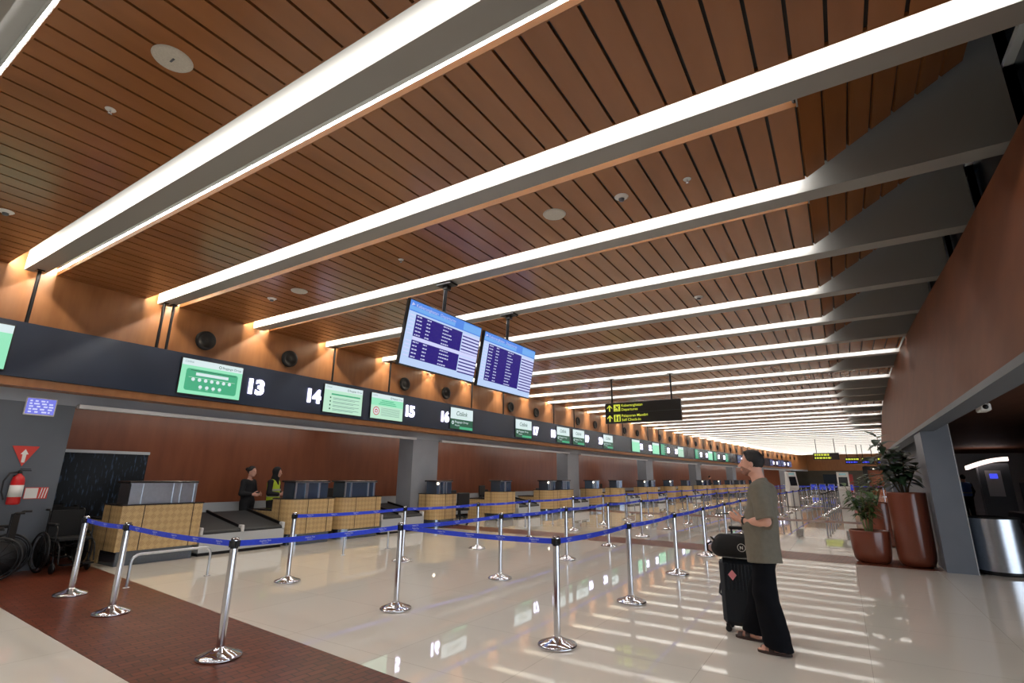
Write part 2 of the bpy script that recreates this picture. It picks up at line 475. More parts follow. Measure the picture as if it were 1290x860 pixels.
# light beams hanging in the slots between the bays
def light_beam(k):
    y = yk(k)
    if y > SEND - 1: return
    near_up, far_up = (k - 1) in RISE, k in RISE
    mb = MB()
    def bx(xa, xb, ya, yb, za, zb, m=0, tgt=mb):
        vs = [B(xa, ya, za), B(xb, ya, za), B(xb, yb, za), B(xa, yb, za), B(xa, ya, zb), B(xb, ya, zb), B(xb, yb, zb), B(xa, yb, zb)]
        tgt.add(vs, [(0, 3, 2, 1), (4, 5, 6, 7), (0, 1, 5, 4), (1, 2, 6, 5), (2, 3, 7, 6), (3, 0, 4, 7)], m)
    xn, xf = (XK if near_up else XR), (XK if far_up else XR)
    bx(-11.13, 1.66, y + 0.19, y + 0.445, ZC - 0.06, ZC + 0.36)
    if near_up or far_up:
        bx(XK, 1.93, y + 0.191, y + 0.444, ZC + 0.3, ZC + 1.6)
        bx(1.655, 1.93, y + 0.19, y + 0.445, ZC - 0.06, ZC + 0.36)
    ob = mb.build('beam', M['beam'])
    if k < 0: lab = 'grey light beam overhead behind the camera'
    elif k == 0: lab = 'grey ceiling light beam cut by the top left corner of the photo'
    else: lab = 'grey ceiling beam with glowing white sides, %s from the camera' % ORD[k]
    struct(ob, lab, 'ceiling beam')
    sm = MB()
    for (xa, xb, ya, yb) in ((XL, xn, y - 0.06, y + 0.19), (XL, xf, y + 0.445, y + 0.69)):
        bx(xa, xb, ya, yb, ZC + 0.36, ZC + 0.38, 0, sm)
    bx(XL, xn, y - 0.03, y - 0.015, ZC + 0.07, ZC + 0.36, 0, sm)
    bx(XL, xf, y + 0.645, y + 0.66, ZC + 0.07, ZC + 0.36, 0, sm)
    if far_up: bx(xf, xf + 0.012, y + 0.445, y + 0.65, ZC, ZC + 0.37, 0, sm)
    sm.build('slot_lining', M['beam'], ob)
    def led(xa, xb, ya, sgn, z, mat, name):
        """LED profile: a small prism whose slanted lit face looks down at the beam"""
        yo = ya + 0.020 * sgn
        P = [B(x, y_, z_) for x in (xa, xb) for (y_, z_) in ((ya + 0.013 * sgn, z), (yo, z + 0.028), (ya, z + 0.028))]
        m_ = MB()
        m_.add(P, [(0, 1, 4, 3) if sgn > 0 else (0, 3, 4, 1)], 1)
        m_.add(P, [(1, 2, 5, 4), (2, 0, 3, 5), (0, 2, 1), (3, 4, 5)] if sgn > 0 else [(1, 4, 5, 2), (2, 5, 3, 0), (0, 1, 2), (3, 5, 4)], 0)
        m_.build(name, [M['white'], mat], ob)
    led(-9.90, xn - 0.04, y - 0.012, 1, ZC + 0.082, M['led'], 'led_strip'); led(-9.90, xf - 0.04, y + 0.642, -1, ZC + 0.082, M['led'], 'led_strip')
    led(-11.19, -9.91, y - 0.012, 1, ZC + 0.082, M['led_end'], 'wall_washer'); led(-11.19, -9.91, y + 0.642, -1, ZC + 0.082, M['led_end'], 'wall_washer')  # brighter end segments added to strengthen the light scallops on the wall
for k in range(KMIN, KMAX + 1):
    light_beam(k)

# roof over everything (the planks hang below it)
mb = MB(); bbox(mb, -14.2, 3.4, -8, SEND + 1, 6.75, 6.85)
struct(mb.build('ceiling_roof', M['lintel']), 'dark roof above the planks', 'roof')

# left wall: veneer band above, grey lintel below, bays with columns
mb = MB(); bbox(mb, -11.45, XL, -8, SEND, 2.84, 5.3)
struct(mb.build('wall_left', M['wallwood']), 'orange-brown veneer wall above the black monitor band', 'wall')
mb = MB(); bbox(mb, -11.5, XL + 0.01, -8, SEND, 2.64, 2.84)
struct(mb.build('wall_left_lintel', M['lintel_pale']), 'grey lintel over the check-in bays', 'wall')
mb = MB(); bbox(mb, XL + 0.012, -10.88, -8, 76, 2.845, 2.975)
struct(mb.build('trim_7', M['wallwood']), 'brown wooden ledge under the black monitor band', 'trim')
COLS = [(11.95, 13.15), (22.35, 23.5), (32.75, 33.95), (43.2, 44.4), (53.7, 54.9), (64.1, 65.3), (74.2, 75.2)]
edges = [(-8.0, 3.40)] + COLS
for i in range(len(edges)):
    a = edges[i][1]; b = edges[i + 1][0] if i + 1 < len(edges) else 76.0
    mb = MB(); bbox(mb, XL + 0.012, -11.06, a + 0.01, b - 0.01, 2.60, 2.665)
    struct(mb.build('trim_%d' % (8 + i), M['rail']), 'white rail under the grey lintel, %s check-in bay from the camera' % ORD[i], 'trim')
mb = MB(); mb.box(-13.6, XL, -8, 3.40, 0, 2.64)
struct(mb.build('wall_pier', M['lintel']), 'wide grey pier with fire extinguisher at left edge', 'wall')
for i, (a, b) in enumerate(COLS):
    mb = MB(); bbox(mb, -11.8, XL - 0.004, a, b, 0, 2.66)
    struct(mb.build('column', M['column']), 'grey square column behind the counters, %s from the camera' % ORD[i], 'column')
mb = MB(); bbox(mb, -13.85, -13.6, 3.2, SEND + 0.6, 0, 3.1)
struct(mb.build('wall_back', M['backwood']), 'red-brown veneer back wall of the check-in bays', 'wall')
tubes = []  # unseen glowing tubes added behind the lintel to brighten the bay walls
for i in range(9):
    a = 4.2 + i * 8.0
    mb = MB(); bbox(mb, -12.2, -12.12, a, a + 6.4, 2.90, 2.95); tubes.append(mb)
mb = MB(); bbox(mb, -13.6, -11.5, 3.2, SEND, 2.95, 3.05)
cb = struct(mb.build('ceiling_bays', M['lintel']), 'grey soffit behind the check-in lintel', 'ceiling')
for mb in tubes: mb.build('tube_light', M['baylight'], cb)

# right wall: leaning veneer bulkhead, grey soffit, columns, passage behind
TOPS = [(-8, 4.36), (5.5, 4.38), (8.4, 4.46), (10, 4.56), (12.7, 4.72), (14.5, 4.8), (16.1, 4.86), (SEND, 4.9)]
def ztop(s):
    for (a, za), (b, zb) in zip(TOPS, TOPS[1:]):
        if s <= b: return za + (zb - za) * (s - a) / (b - a)
    return TOPS[-1][1]
def xw(z): return 1.30 + (z - 2.45) * 0.165
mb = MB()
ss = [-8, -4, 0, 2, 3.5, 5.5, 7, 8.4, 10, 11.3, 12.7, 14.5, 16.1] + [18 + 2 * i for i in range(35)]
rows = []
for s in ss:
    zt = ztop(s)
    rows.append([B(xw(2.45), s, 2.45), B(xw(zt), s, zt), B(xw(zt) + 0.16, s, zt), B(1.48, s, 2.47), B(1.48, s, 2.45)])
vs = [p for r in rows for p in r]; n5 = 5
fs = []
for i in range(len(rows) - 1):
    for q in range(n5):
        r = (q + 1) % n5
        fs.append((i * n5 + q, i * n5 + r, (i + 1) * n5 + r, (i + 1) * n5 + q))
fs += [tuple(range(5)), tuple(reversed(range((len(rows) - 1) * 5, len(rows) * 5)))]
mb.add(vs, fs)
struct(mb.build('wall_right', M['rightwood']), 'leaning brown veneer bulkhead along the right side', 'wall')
mb = MB(); bbox(mb, 1.26, 1.50, -8, SEND, 2.38, 2.452)
struct(mb.build('trim_20', M['lintel']), 'blue-grey soffit strip under the right bulkhead', 'trim')
RC = [(11.9, 12.9), (21.9, 22.9), (31.9, 32.9), (41.9, 42.9), (51.9, 52.9)]
for i, (a, b) in enumerate(RC):
    mb = MB(); bbox(mb, 1.30, 1.71, a, b, 0, 2.385); bbox(mb, 1.53, 1.71, a, b, 2.385, 2.9)
    o = struct(mb.build('column', M['column_right']), 'grey column on the right, %s' % ('right behind the tall planter' if i == 0 else '%s beyond the planters' % ORD[i - 1]), 'column')
    m2 = MB(); bbox(m2, 1.712, 1.722, a - 0.004, a + 0.02, 0, 2.89)
    m2.build('edge_trim', M['rail'], o)
# clerestory windows at the raised bays
nwin = 1
for k in sorted(RISE):
    ya, yb = yk(k) + 0.47, yk(k + 1) + 0.20
    if ya > 40: continue
    mb = MB()
    def bx(xa, xb, y0, y1, za, zb, m, tgt):
        vs = [B(xa, y0, za), B(xb, y0, za), B(xb, y1, za), B(xa, y1, za), B(xa, y0, zb), B(xb, y0, zb), B(xb, y1, zb), B(xa, y1, zb)]
        tgt.add(vs, [(0, 3, 2, 1), (4, 5, 6, 7), (0, 1, 5, 4), (1, 2, 6, 5), (2, 3, 7, 6), (3, 0, 4, 7)], m)
    bx(2.02, 2.04, ya - .3, yb + .3, 4.3, 6.75, 0, mb)
    o = struct(mb.build('window_%d' % nwin, M['glassdark']), 'clerestory window in the raised ceiling beyond the %s light beam' % ORD[k], 'window')
    fm = MB()
    for q in (0.06, 0.16):
        bx(1.93, 2.02, ya + q, ya + q + 0.055, 4.3, 6.6, 0, fm)
    bx(1.94, 2.02, ya - .3, yb + .3, 5.62, 5.68, 0, fm)
    fm.build('window_frame', M['mullion'], o)
    nwin += 1
mb = MB(); bbox(mb, 2.05, 2.2, -8, SEND, 2.9, 6.75)
struct(mb.build('wall_upper', M['lintel']), 'dark upper wall behind the clerestory windows', 'wall')

# passage on the right
mb = MB(); bbox(mb, 1.52, 9.5, -8, 60, 2.9, 3.0)
struct(mb.build('ceiling_passage', M['passwood']), 'dark brown ceiling of the side passage', 'ceiling')
mb = MB(); bbox(mb, 9.4, 9.6, 9, 60, 0, 3.0)
struct(mb.build('wall_passage', M['lintel']), 'grey outer wall of the side passage', 'wall')
mb = MB(); bbox(mb, 2.6, 9.5, 36, 36.2, 0, 3.0)
struct(mb.build('wall_passage_end', M['rail']), 'pale wall closing the side passage', 'wall')
mb = MB(); bbox(mb, 1.72, 1.80, 14.5, 50, 0, 2.89)
struct(mb.build('wall_passage_glass', M['lintel']), 'grey partition between hall and passage beyond the planters', 'wall')

mb = MB(); mb.box(-13.6, 9.6, -8.3, -8.0, 0, 6.75)
struct(mb.build('wall_entrance', M['lintel']), 'plain grey wall behind the camera', 'wall')
# far end wall
mb = MB(); bbox(mb, -13.6, 2.2, SEND, SEND + 0.3, 2.75, 6.75)
struct(mb.build('wall_far', M['wallwood']), 'orange veneer band across the far end of the hall', 'wall')
mb = MB(); bbox(mb, -13.8, 9, SEND + 0.4, SEND + 0.6, 0, 3.0)
struct(mb.build('wall_far_lower', M['farwall']), 'dim grey wall under the far veneer band', 'wall')
# ---------------------------------------------------------------- black monitor band over the counters
XF = -10.85
mb = MB(); bbox(mb, -11.14, XF, -8, 75.5, 2.98, 3.86, 0, 0.8)
fascia = mb.build('display_band', M['fascia'])
tag(fascia, 'long glossy black band carrying the counter monitors along the left wall', 'display band')
def hanger(parent, pts, r=0.026):
    m = MB(); m.tube(pts, r, 10); a = pts[-1]
    m.box(a[0] - .07, a[0] + .07, a[1] - .05, a[1] + .05, a[2] - .012, a[2] + .004)
    return m.build('hanging_rod', M['darkmetal'], parent)
for k in range(1, 34):
    if k % 3 == 0: continue
    s = yk(k) + 0.34
    if s > 72: break
    if k == 2:
        hanger(fascia, [B(-10.93, 4.34, 3.86), B(-10.93, 4.34, 4.778)]); hanger(fascia, [B(-10.90, 4.50, 3.86), B(-10.90, 4.50, 4.778)])
    else:
        hanger(fascia, [B(-10.92, s, 3.86), B(-10.92, s, 4.778)])

SCR = [M['black'], M['scr_white'], M['scr_mint'], M['scr_pale'], M['scr_green'], M['scr_dark'], M['scr_text'], M['scr_red'], M['scr_night']]
BK, WH, MI, PA, GR, DK, TX, RD, NI = range(9)
def face(layer):
    d = 0.031 + 0.0012 * layer
    return lambda u, v: (d, u, v)
def rect(mb, u0, u1, v0, v1, m, layer):
    f = face(layer); mb.add([f(u0, v0), f(u1, v0), f(u1, v1), f(u0, v1)], [(0, 1, 2, 3)], m)
def disc(mb, u, v, r, m, layer, n=20):
    f = face(layer); mb.add([f(u + r * math.cos(2 * PI * i / n), v + r * math.sin(2 * PI * i / n)) for i in range(n)], [tuple(range(n))], m)
def ring(mb, u, v, r0, r1, m, layer, n=24):
    f = face(layer); vs = []
    for i in range(n):
        a = 2 * PI * i / n
        vs += [f(u + r0 * math.cos(a), v + r0 * math.sin(a)), f(u + r1 * math.cos(a), v + r1 * math.sin(a))]
    mb.add(vs, [(2 * i, 2 * i + 1, 2 * ((i + 1) % n) + 1, 2 * ((i + 1) % n)) for i in range(n)], m)
def rrect(mb, u0, u1, v0, v1, r, m, layer):
    f = face(layer); pts = []
    for cu, cv, a0 in ((u1 - r, v1 - r, 0), (u0 + r, v1 - r, 90), (u0 + r, v0 + r, 180), (u1 - r, v0 + r, 270)):
        for q in range(5):
            a = math.radians(a0 + q * 22.5); pts.append(f(cu + r * math.cos(a), cv + r * math.sin(a)))
    mb.add(pts, [tuple(range(len(pts)))], m)
def header(mb, W, H):
    rect(mb, -W, W, H - 0.13, H, WH, 1)
    put_text(mb, 'Citilink', -W + 0.05, H - 0.075, 0.042, face(2), TX, shear=0.25)
    ring(mb, 0.13, H - 0.075, 0.02, 0.03, DK, 2)
    put_text(mb, 'Baggage Drop', 0.18, H - 0.095, 0.045, face(2), DK, width=0.40)
def screen_steps(mb, W, H):
    rect(mb, -W, W, -H, H, MI, 0); header(mb, W, H)
    rrect(mb, -W + 0.1, W - 0.09, -H + 0.07, H - 0.19, 0.05, GR, 1)
    rect(mb, -W + 0.18, W - 0.13, H - 0.225, H - 0.212, DK, 2)
    rect(mb, -0.33, 0.33, 0.035, 0.095, WH, 2)
    rect(mb, -W + 0.16, W - 0.14, -0.015, -0.008, PA, 2)
    for i in range(7): disc(mb, -0.37 + 0.123 * i, -0.05, 0.035, WH, 2)
    for i in range(4): disc(mb, -0.21 + 0.13 * i, -0.19, 0.035, WH, 2); rect(mb, -0.235 + 0.13 * i, -0.185 + 0.13 * i, -0.245, -0.238, PA, 2)
def screen_list(mb, W, H):
    rect(mb, -W, W, -H, H, PA, 0); header(mb, W, H)
    rect(mb, -W + 0.22, W - 0.08, 0.10, 0.14, GR, 1)
    for i in range(4):
        v = 0.03 - 0.095 * i
        disc(mb, -W + 0.2, v, 0.022, DK, 1)
        rect(mb, -W + 0.28, W - 0.1, v - 0.006, v + 0.006, TX, 1)
        rect(mb, -W + 0.28, W - 0.25 - 0.04 * (i % 2), v - 0.035, v - 0.024, TX, 1)
def screen_ban(mb, W, H):
    rect(mb, -W, W, -H, H, PA, 0); rect(mb, -W, W, 0.02, H - 0.13, MI, 0.5); header(mb, W, H)
    for i, w in enumerate((0.24, 0.30, 0.34)): rect(mb, -w, w, 0.155 - 0.05 * i, 0.175 - 0.05 * i, GR, 1)
    disc(mb, -W + 0.2, -0.14, 0.115, WH, 1); ring(mb, -W + 0.2, -0.14, 0.095, 0.118, RD, 2)
    rect(mb, -W + 0.15, -W + 0.25, -0.19, -0.1, RD, 2); rect(mb, -W + 0.18, -W + 0.22, -0.1, -0.08, RD, 2); disc(mb, -W + 0.2, -0.145, 0.028, WH, 3)
    for i in range(6): rect(mb, -W + 0.38, W - 0.12, -0.05 - 0.04 * i, -0.04 - 0.04 * i, TX, 1)
def screen_air(mb, W, H):
    rect(mb, -W, W, -H, H, DK, 0); rect(mb, -W, W, -0.02, H, WH, 1)
    put_text(mb, 'Citilink', 0, 0.10, 0.15, face(2), DK, align='c', shear=0.25, bold=0.01)
    rect(mb, -0.3, 0.3, 0.03, 0.045, PA, 2)
    rect(mb, -W * .2, W, -H, -H + 0.09, GR, 1)
    disc(mb, -W + 0.13, -0.15, 0.06, WH, 1); disc(mb, -W + 0.13, -0.15, 0.03, DK, 2)
    put_text(mb, 'Baggage Drop', -W + 0.24, -0.14, 0.065, face(1), WH, width=0.74)
    put_text(mb, 'Airport', -W + 0.24, -0.25, 0.06, face(1), WH)
def screen_plain(mb, W, H):
    rect(mb, -W, W, -H, H, MI, 0); rect(mb, -W, W, H - 0.13, H, WH, 1); rect(mb, -W, -W + .5, H - .1, H - .06, PA, 2)
def screen_dim(mb, W, H):
    rect(mb, -W, W, -H, H, DK, 0); rect(mb, -W, 0.1, -H, H, GR, 1)
    for i in range(4): rect(mb, -W + .1, W - .2, 0.2 - 0.13 * i, 0.24 - 0.13 * i, TX, 2)
def screen_night(mb, W, H):
    rect(mb, -W, W, -H, H, NI, 0); rect(mb, -W + .1, W * .3, 0.1, 0.2, TX, 1); rect(mb, -W + .1, W * .6, -0.15, -0.05, DK, 1)
DES = dict(night=screen_night, steps=screen_steps, list=screen_list, ban=screen_ban, air=screen_air, plain=screen_plain, dim=screen_dim)
_scr = {}
def monitor(design, label, s, z=3.41, w=1.24, h=0.70):
    t = thing('monitor', label, 'monitor', B(XF + 0.006, s, z), heading(s), 'monitors on the black band')
    if design not in _scr:
        fm = MB(); W, H = w / 2, h / 2
        fm.rbox(0.0, 0.03, -W - .018, W + .018, -H - .018, H + .018, 0.005)
        sm = MB(); DES[design](sm, W, H)
        _scr[design] = (fm.mesh('frame', M['black']), sm.mesh('screen', SCR))
    for nm, me in zip(('frame', 'screen'), _scr[design]):
        o = bpy.data.objects.new(nm, me); COL.objects.link(o); o.parent = t
    return t
LOOK = dict(night='showing a dim violet page', steps='showing rows of round icons on green', list='showing a pale green list', ban='with a red no-photo circle', air='showing an airline name over dark green',
            plain='showing plain mint green', dim='showing a dim green page')
PLAN = [('steps', 'list', 'ban', 'air'), ('air', 'air', 'air', 'air'), ('plain', 'plain', 'dim', 'list'), ('dim', 'plain', 'dim', 'dim'), ('night', 'dim', 'night', 'night'), ('night', 'night', 'night', 'night')]
def number(n, s):
    key = str(n)
    cu = bpy.data.curves.new('digits', 'FONT'); cu.body = key; cu.size = 0.44; cu.align_x = 'CENTER'; cu.extrude = 0.012; cu.offset = 0.020; cu.resolution_u = 3
    ob = bpy.data.objects.new('digits', cu); COL.objects.link(ob); bpy.context.view_layer.update()
    me = bpy.data.meshes.new_from_object(ob.evaluated_get(bpy.context.evaluated_depsgraph_get()))
    bpy.data.objects.remove(ob); bpy.data.curves.remove(cu)
    me.transform(Matrix(((0, 0, 1, 0), (1, 0, 0, 0), (0, 1, 0, -0.155), (0, 0, 0, 1))))
    me.materials.clear(); me.materials.append(M['strip'])
    o = bpy.data.objects.new('counter_number', me); COL.objects.link(o)
    o.location = B(XF + 0.020, s, 3.41); o.rotation_euler = (0, 0, heading(s))
    tag(o, 'glowing white counter number %d on the black band' % n, 'number sign', 'counter numbers')
M0S = 1.665
monitor('plain', 'mint green monitor cut by the left edge of the photo', M0S)
for g in range(6):
    base = 4.81 + 12.43 * g
    n0 = 13 + 4 * g
    where = ['beside number %d' % n0, 'right of number %d' % (n0 + 1), 'left of number %d' % (n0 + 2), 'right of number %d' % (n0 + 3)]
    for q, off in enumerate((0.61, 4.005, 5.57, 9.055)):
        d = PLAN[g][q]
        monitor(d, 'counter monitor %s, %s' % (LOOK[d], where[q]), base + off)
    for q, off in enumerate((1.57, 3.08, 6.50, 8.15)):
        number(n0 + q, base + off)

# round wall speakers above the band
sp = MB()
sp.lathe([(0.0, .02), (0.05, .028), (0.07, .012), (0.13, .03), (0.15, .055), (0.2, .06), (0.205, .0)], 28)
sp.xf(Matrix(((0, 0, 1, 0), (0, 1, 0, 0), (-1, 0, 0, 0), (0, 0, 0, 1))))
spm = sp.mesh('wall_speaker', M['black'])
n = 0
for k in range(2, 40):
    if k % 3 == 1: continue
    s = yk(k) + 1.24
    if s > 80: break
    o = bpy.data.objects.new('wall_speaker', spm); COL.objects.link(o)
    o.location = B(XL, s, 4.28); o.rotation_euler = (0, 0, heading(s))
    tag(o, 'round black speaker in the orange wall, %s from the left' % ORD[n], 'speaker', 'round wall speakers'); n += 1

# ---------------------------------------------------------------- pier: extinguisher, signs, small screen
def on_pier(y, z): return (XL, y, z)
t = thing('fire_extinguisher', 'red fire extinguisher hanging on the grey pier above the wheelchairs', 'fire extinguisher', (XL + 0.10, 2.86, 1.02))
m = MB(); m.lathe([(0.0, 0.0), (0.075, 0.005), (0.085, 0.03), (0.085, 0.36), (0.07, 0.42), (0.03, 0.46), (0.025, 0.48)], 20); m.build('tank', M['red'], t)
m = MB(); m.lathe([(0.0862, 0.12), (0.0864, 0.12), (0.0864, 0.30), (0.0862, 0.30)], 20, caps=False); m.build('paper_label', M['white'], t)
m = MB(); m.lathe([(0.03, 0.475), (0.03, 0.52), (0.0, 0.525)], 12); m.box(-0.01, 0.012, -0.02, 0.13, 0.515, 0.53); m.box(-0.01, 0.012, -0.01, 0.12, 0.54, 0.552); m.build('valve', M['darkmetal'], t)
m = MB(); m.tube([(0, -0.03, 0.5), (0, -0.12, 0.48), (0, -0.17, 0.36), (0, -0.165, 0.2), (0, -0.12, 0.08)], 0.013, 8); m.build('hose', M['black'], t)
m = MB(); m.box(-0.10, -0.08, -0.05, 0.05, 0.1, 0.45); m.build('wall_bracket', M['darkmetal'], t)
t = thing('warning_sign', 'red triangular arrow sign pointing down above the extinguisher', 'sign', (XL, 2.88, 1.78))
m = MB(); m.extrude([(-0.17, 0.15), (0.0, -0.17), (0.17, 0.15)], 0.0, 0.012, f=lambda x, y, z: (z, x, y)); m.build('plate', M['redsign'], t)
m = MB(); m.extrude([(-0.02, -0.11), (0.02, -0.11), (0.025, 0.02), (0.05, 0.02), (0.0, 0.10), (-0.05, 0.02), (-0.025, 0.02)], 0.012, 0.015, f=lambda x, y, z: (z, x, y)); m.build('arrow', M['white'], t)
t = thing('instruction_plate', 'small red and white instruction plate right of the extinguisher', 'sign', (XL, 3.14, 1.19))
m = MB(); m.box(0, 0.008, -0.15, 0.15, -0.09, 0.09); m.build('plate', M['redsign'], t)
m = MB(); m.box(0.008, 0.010, -0.14, 0.02, -0.08, 0.08)
for q in range(3): m.quad((0.0102, 0.04 + .035 * q, -0.08), (0.0102, 0.055 + .035 * q, -0.08), (0.0102, 0.075 + .035 * q, 0.08), (0.0102, 0.06 + .035 * q, 0.08))
m.build('marking', M['white'], t)
t = thing('wall_screen', 'small violet information screen on the grey pier', 'screen', (XL, 2.93, 2.575))
m = MB(); m.rbox(0, 0.03, -0.20, 0.20, -0.145, 0.145, 0.006); m.build('frame', M['white'], t)
m = MB(); m.box(0.0305, 0.0308, -0.185, 0.185, -0.125, 0.13, 0)
rr = random.Random(3)
for v in (0.09, 0.045, 0.0, -0.045, -0.09):
    u = -0.15
    while u < 0.12:
        w = rr.uniform(0.02, 0.07); m.box(0.031, 0.0312, u, u + w, v - 0.012, v + 0.012, 1); u += w + rr.uniform(0.015, 0.05)
m.build('picture', [M['scr_violet'], M['scr_lav']], t)

# dark strip curtain at the back of the first bay
t = thing('strip_curtain', 'dark glossy strip curtain in the back wall beside the first counter', 'strip curtain', (-13.3, 4.75, 0.5))
m = MB()
for i in range(26):
    y = -0.72 + 1.5 * i / 26
    m.quad((0.02 * (i % 2), y, 0), (0.02 + 0.02 * (i % 2), y + 0.062, 0), (0.02 + 0.02 * (i % 2), y + 0.062, 1.42), (0.02 * (i % 2), y, 1.42))
def vinyl():
    m_, nt, p = new_mat('glossy_dark_vinyl'); L = nt.links.new; N = nt.nodes.new
    tc = N('ShaderNodeTexCoord'); mp = N('ShaderNodeMapping'); mp.inputs['Scale'].default_value = (1, 26, 5)
    nz = N('ShaderNodeTexNoise'); nz.inputs['Scale'].default_value = 1.0; nz.inputs['Detail'].default_value = 3
    rp = N('ShaderNodeValToRGB'); e = rp.color_ramp.elements
    e[0].position = 0.56; e[0].color = rgb(7, 10, 15); e[1].position = 0.80; e[1].color = rgb(92, 118, 150)  # pale blue streaks in the colour imitate glints on the strips
    L(tc.outputs['Object'], mp.inputs['Vector']); L(mp.outputs['Vector'], nz.inputs['Vector']); L(nz.outputs['Fac'], rp.inputs['Fac']); L(rp.outputs['Color'], p.inputs['Base Color'])
    p.inputs['Roughness'].default_value = 0.42; p.inputs['Specular IOR Level'].default_value = 0.25
    return m_
ms = vinyl()
m.build('strips', ms, t)
m = MB(); m.box(-0.05, 0.06, -0.75, 0.80, 1.42, 1.48); m.build('top_rail', M['rail'], t)
m = MB(); m.box(-0.28, 0.05, -0.75, 0.80, -0.5, 0.0); m.box(-0.28, -0.05, -0.75, -0.72, 0, 1.45); m.box(-0.28, -0.05, .77, 0.80, 0, 1.45); m.build('cabinet', M['black'], t)

# wheelchairs
def make_wheelchair():
    t = thing('wheelchair', 'x', 'wheelchair', (0, 0, 0), 0, 'parked wheelchairs')   # faces +x
    m = MB(); m.box(-0.20, 0.22, -0.22, 0.22, 0.48, 0.515); m.build('seat', M['bagcloth'], t)
    m = MB(); m.box(-0.235, -0.205, -0.22, 0.22, 0.52, 0.92); m.build('backrest', M['bagcloth'], t)
    m = MB()
    for sy in (-1, 1):
        y = 0.235 * sy
        m.tube([(-0.34, y, 0.93), (-0.25, y, 0.93), (-0.22, y, 0.9), (-0.22, y, 0.30)], 0.012, 8)
        m.tube([(-0.22, y, 0.47), (0.22, y, 0.47), (0.30, y, 0.40), (0.36, y, 0.16)], 0.012, 8)
        m.tube([(-0.22, y, 0.30), (0.20, y, 0.27), (0.22, y, 0.47)], 0.012, 8)
        m.tube([(0.18, y, 0.27), (0.2, y, 0.12)], 0.012, 8)
    m.tube([(-0.1, -0.235, 0.3), (0.1, 0.235, 0.46)], 0.01, 8); m.tube([(-0.1, 0.235, 0.3), (0.1, -0.235, 0.46)], 0.01, 8)
    m.build('frame', M['darkmetal'], t)
    for sy in (-1, 1):
        m = MB(); m.tube([(-0.18, 0.24 * sy, 0.70), (0.10, 0.24 * sy, 0.70), (0.14, 0.24 * sy, 0.66), (0.14, 0.24 * sy, 0.48)], 0.011, 8); m.rbox(-0.17, 0.09, 0.24 * sy - .03, 0.24 * sy + .03, 0.70, 0.735, .008)
        m.build('armrest', M['chairblack'], t)
        m = MB(); pts = [(-0.16 + 0.29 * math.cos(2 * PI * i / 32), 0.285 * sy, 0.305 + 0.29 * math.sin(2 * PI * i / 32)) for i in range(32)]
        m.tube(pts, 0.015, 8, closed=True); w = m.build('wheel', M['black'], t)
        m = MB(); pts = [(-0.16 + 0.25 * math.cos(2 * PI * i / 32), 0.315 * sy, 0.305 + 0.25 * math.sin(2 * PI * i / 32)) for i in range(32)]
        m.tube(pts, 0.009, 6, closed=True); m.build('push_rim', M['darkmetal'], w)
        m = MB()
        for i in range(12):
            a = 2 * PI * i / 12; m.tube([(-0.16, 0.275 * sy, 0.305), (-0.16 + 0.285 * math.cos(a), 0.285 * sy, 0.305 + 0.285 * math.sin(a))], 0.003, 5)
        m.tube([(-0.16, 0.24 * sy, 0.305), (-0.16, 0.32 * sy, 0.305)], 0.03, 12); m.build('spokes', M['darkmetal'], w)
        m = MB(); m.lathe([(0.055, -0.014), (0.08, -0.012), (0.08, 0.012), (0.055, 0.014)], 18)
        m.xf(Matrix.Translation((0.2, 0.235 * sy, 0.082)) @ Matrix.Rotation(PI / 2, 4, 'X')); m.build('caster', M['black'], t)
        m = MB(); m.lathe([(0.0, -0.004), (0.24, -0.003), (0.24, 0.003), (0.0, 0.004)], 28); m.xf(Matrix.Translation((-0.16, 0.262 * sy, 0.305)) @ Matrix.Rotation(PI / 2, 4, 'X')); m.build('spoke_guard', M['chairblack'], w)
        m = MB(); m.box(0.30, 0.46, min(0.05 * sy, 0.2 * sy), max(0.05 * sy, 0.2 * sy), 0.13, 0.15); m.build('footrest', M['darkmetal'], t)
        m = MB(); m.tube([(-0.36, 0.235 * sy, 0.93), (-0.26, 0.235 * sy, 0.93)], 0.017, 8); m.build('push_handle', M['chairblack'], t)
    return t
wc = make_wheelchair()
WP = [(-10.75, 2.62, -2.0, 'black wheelchair nearest the left edge under the red extinguisher'),
      (-11.75, 3.80, 0.1, 'black wheelchair parked deep in the bay right of the grey pier'),
      (-10.72, 3.56, 0.1, 'black wheelchair parked between the grey pier and the first counter'),
      (-12.65, 3.85, 0.05, 'black wheelchair at the back wall under the dark strip curtain')]
for i, (x, y, rz, lab) in enumerate(WP):
    if i == 0:
        wc.location = (x, y, 0); wc.rotation_euler = (0, 0, rz); wc['label'] = lab
    else:
        dup(wc, lab, (x, y, 0), rz)

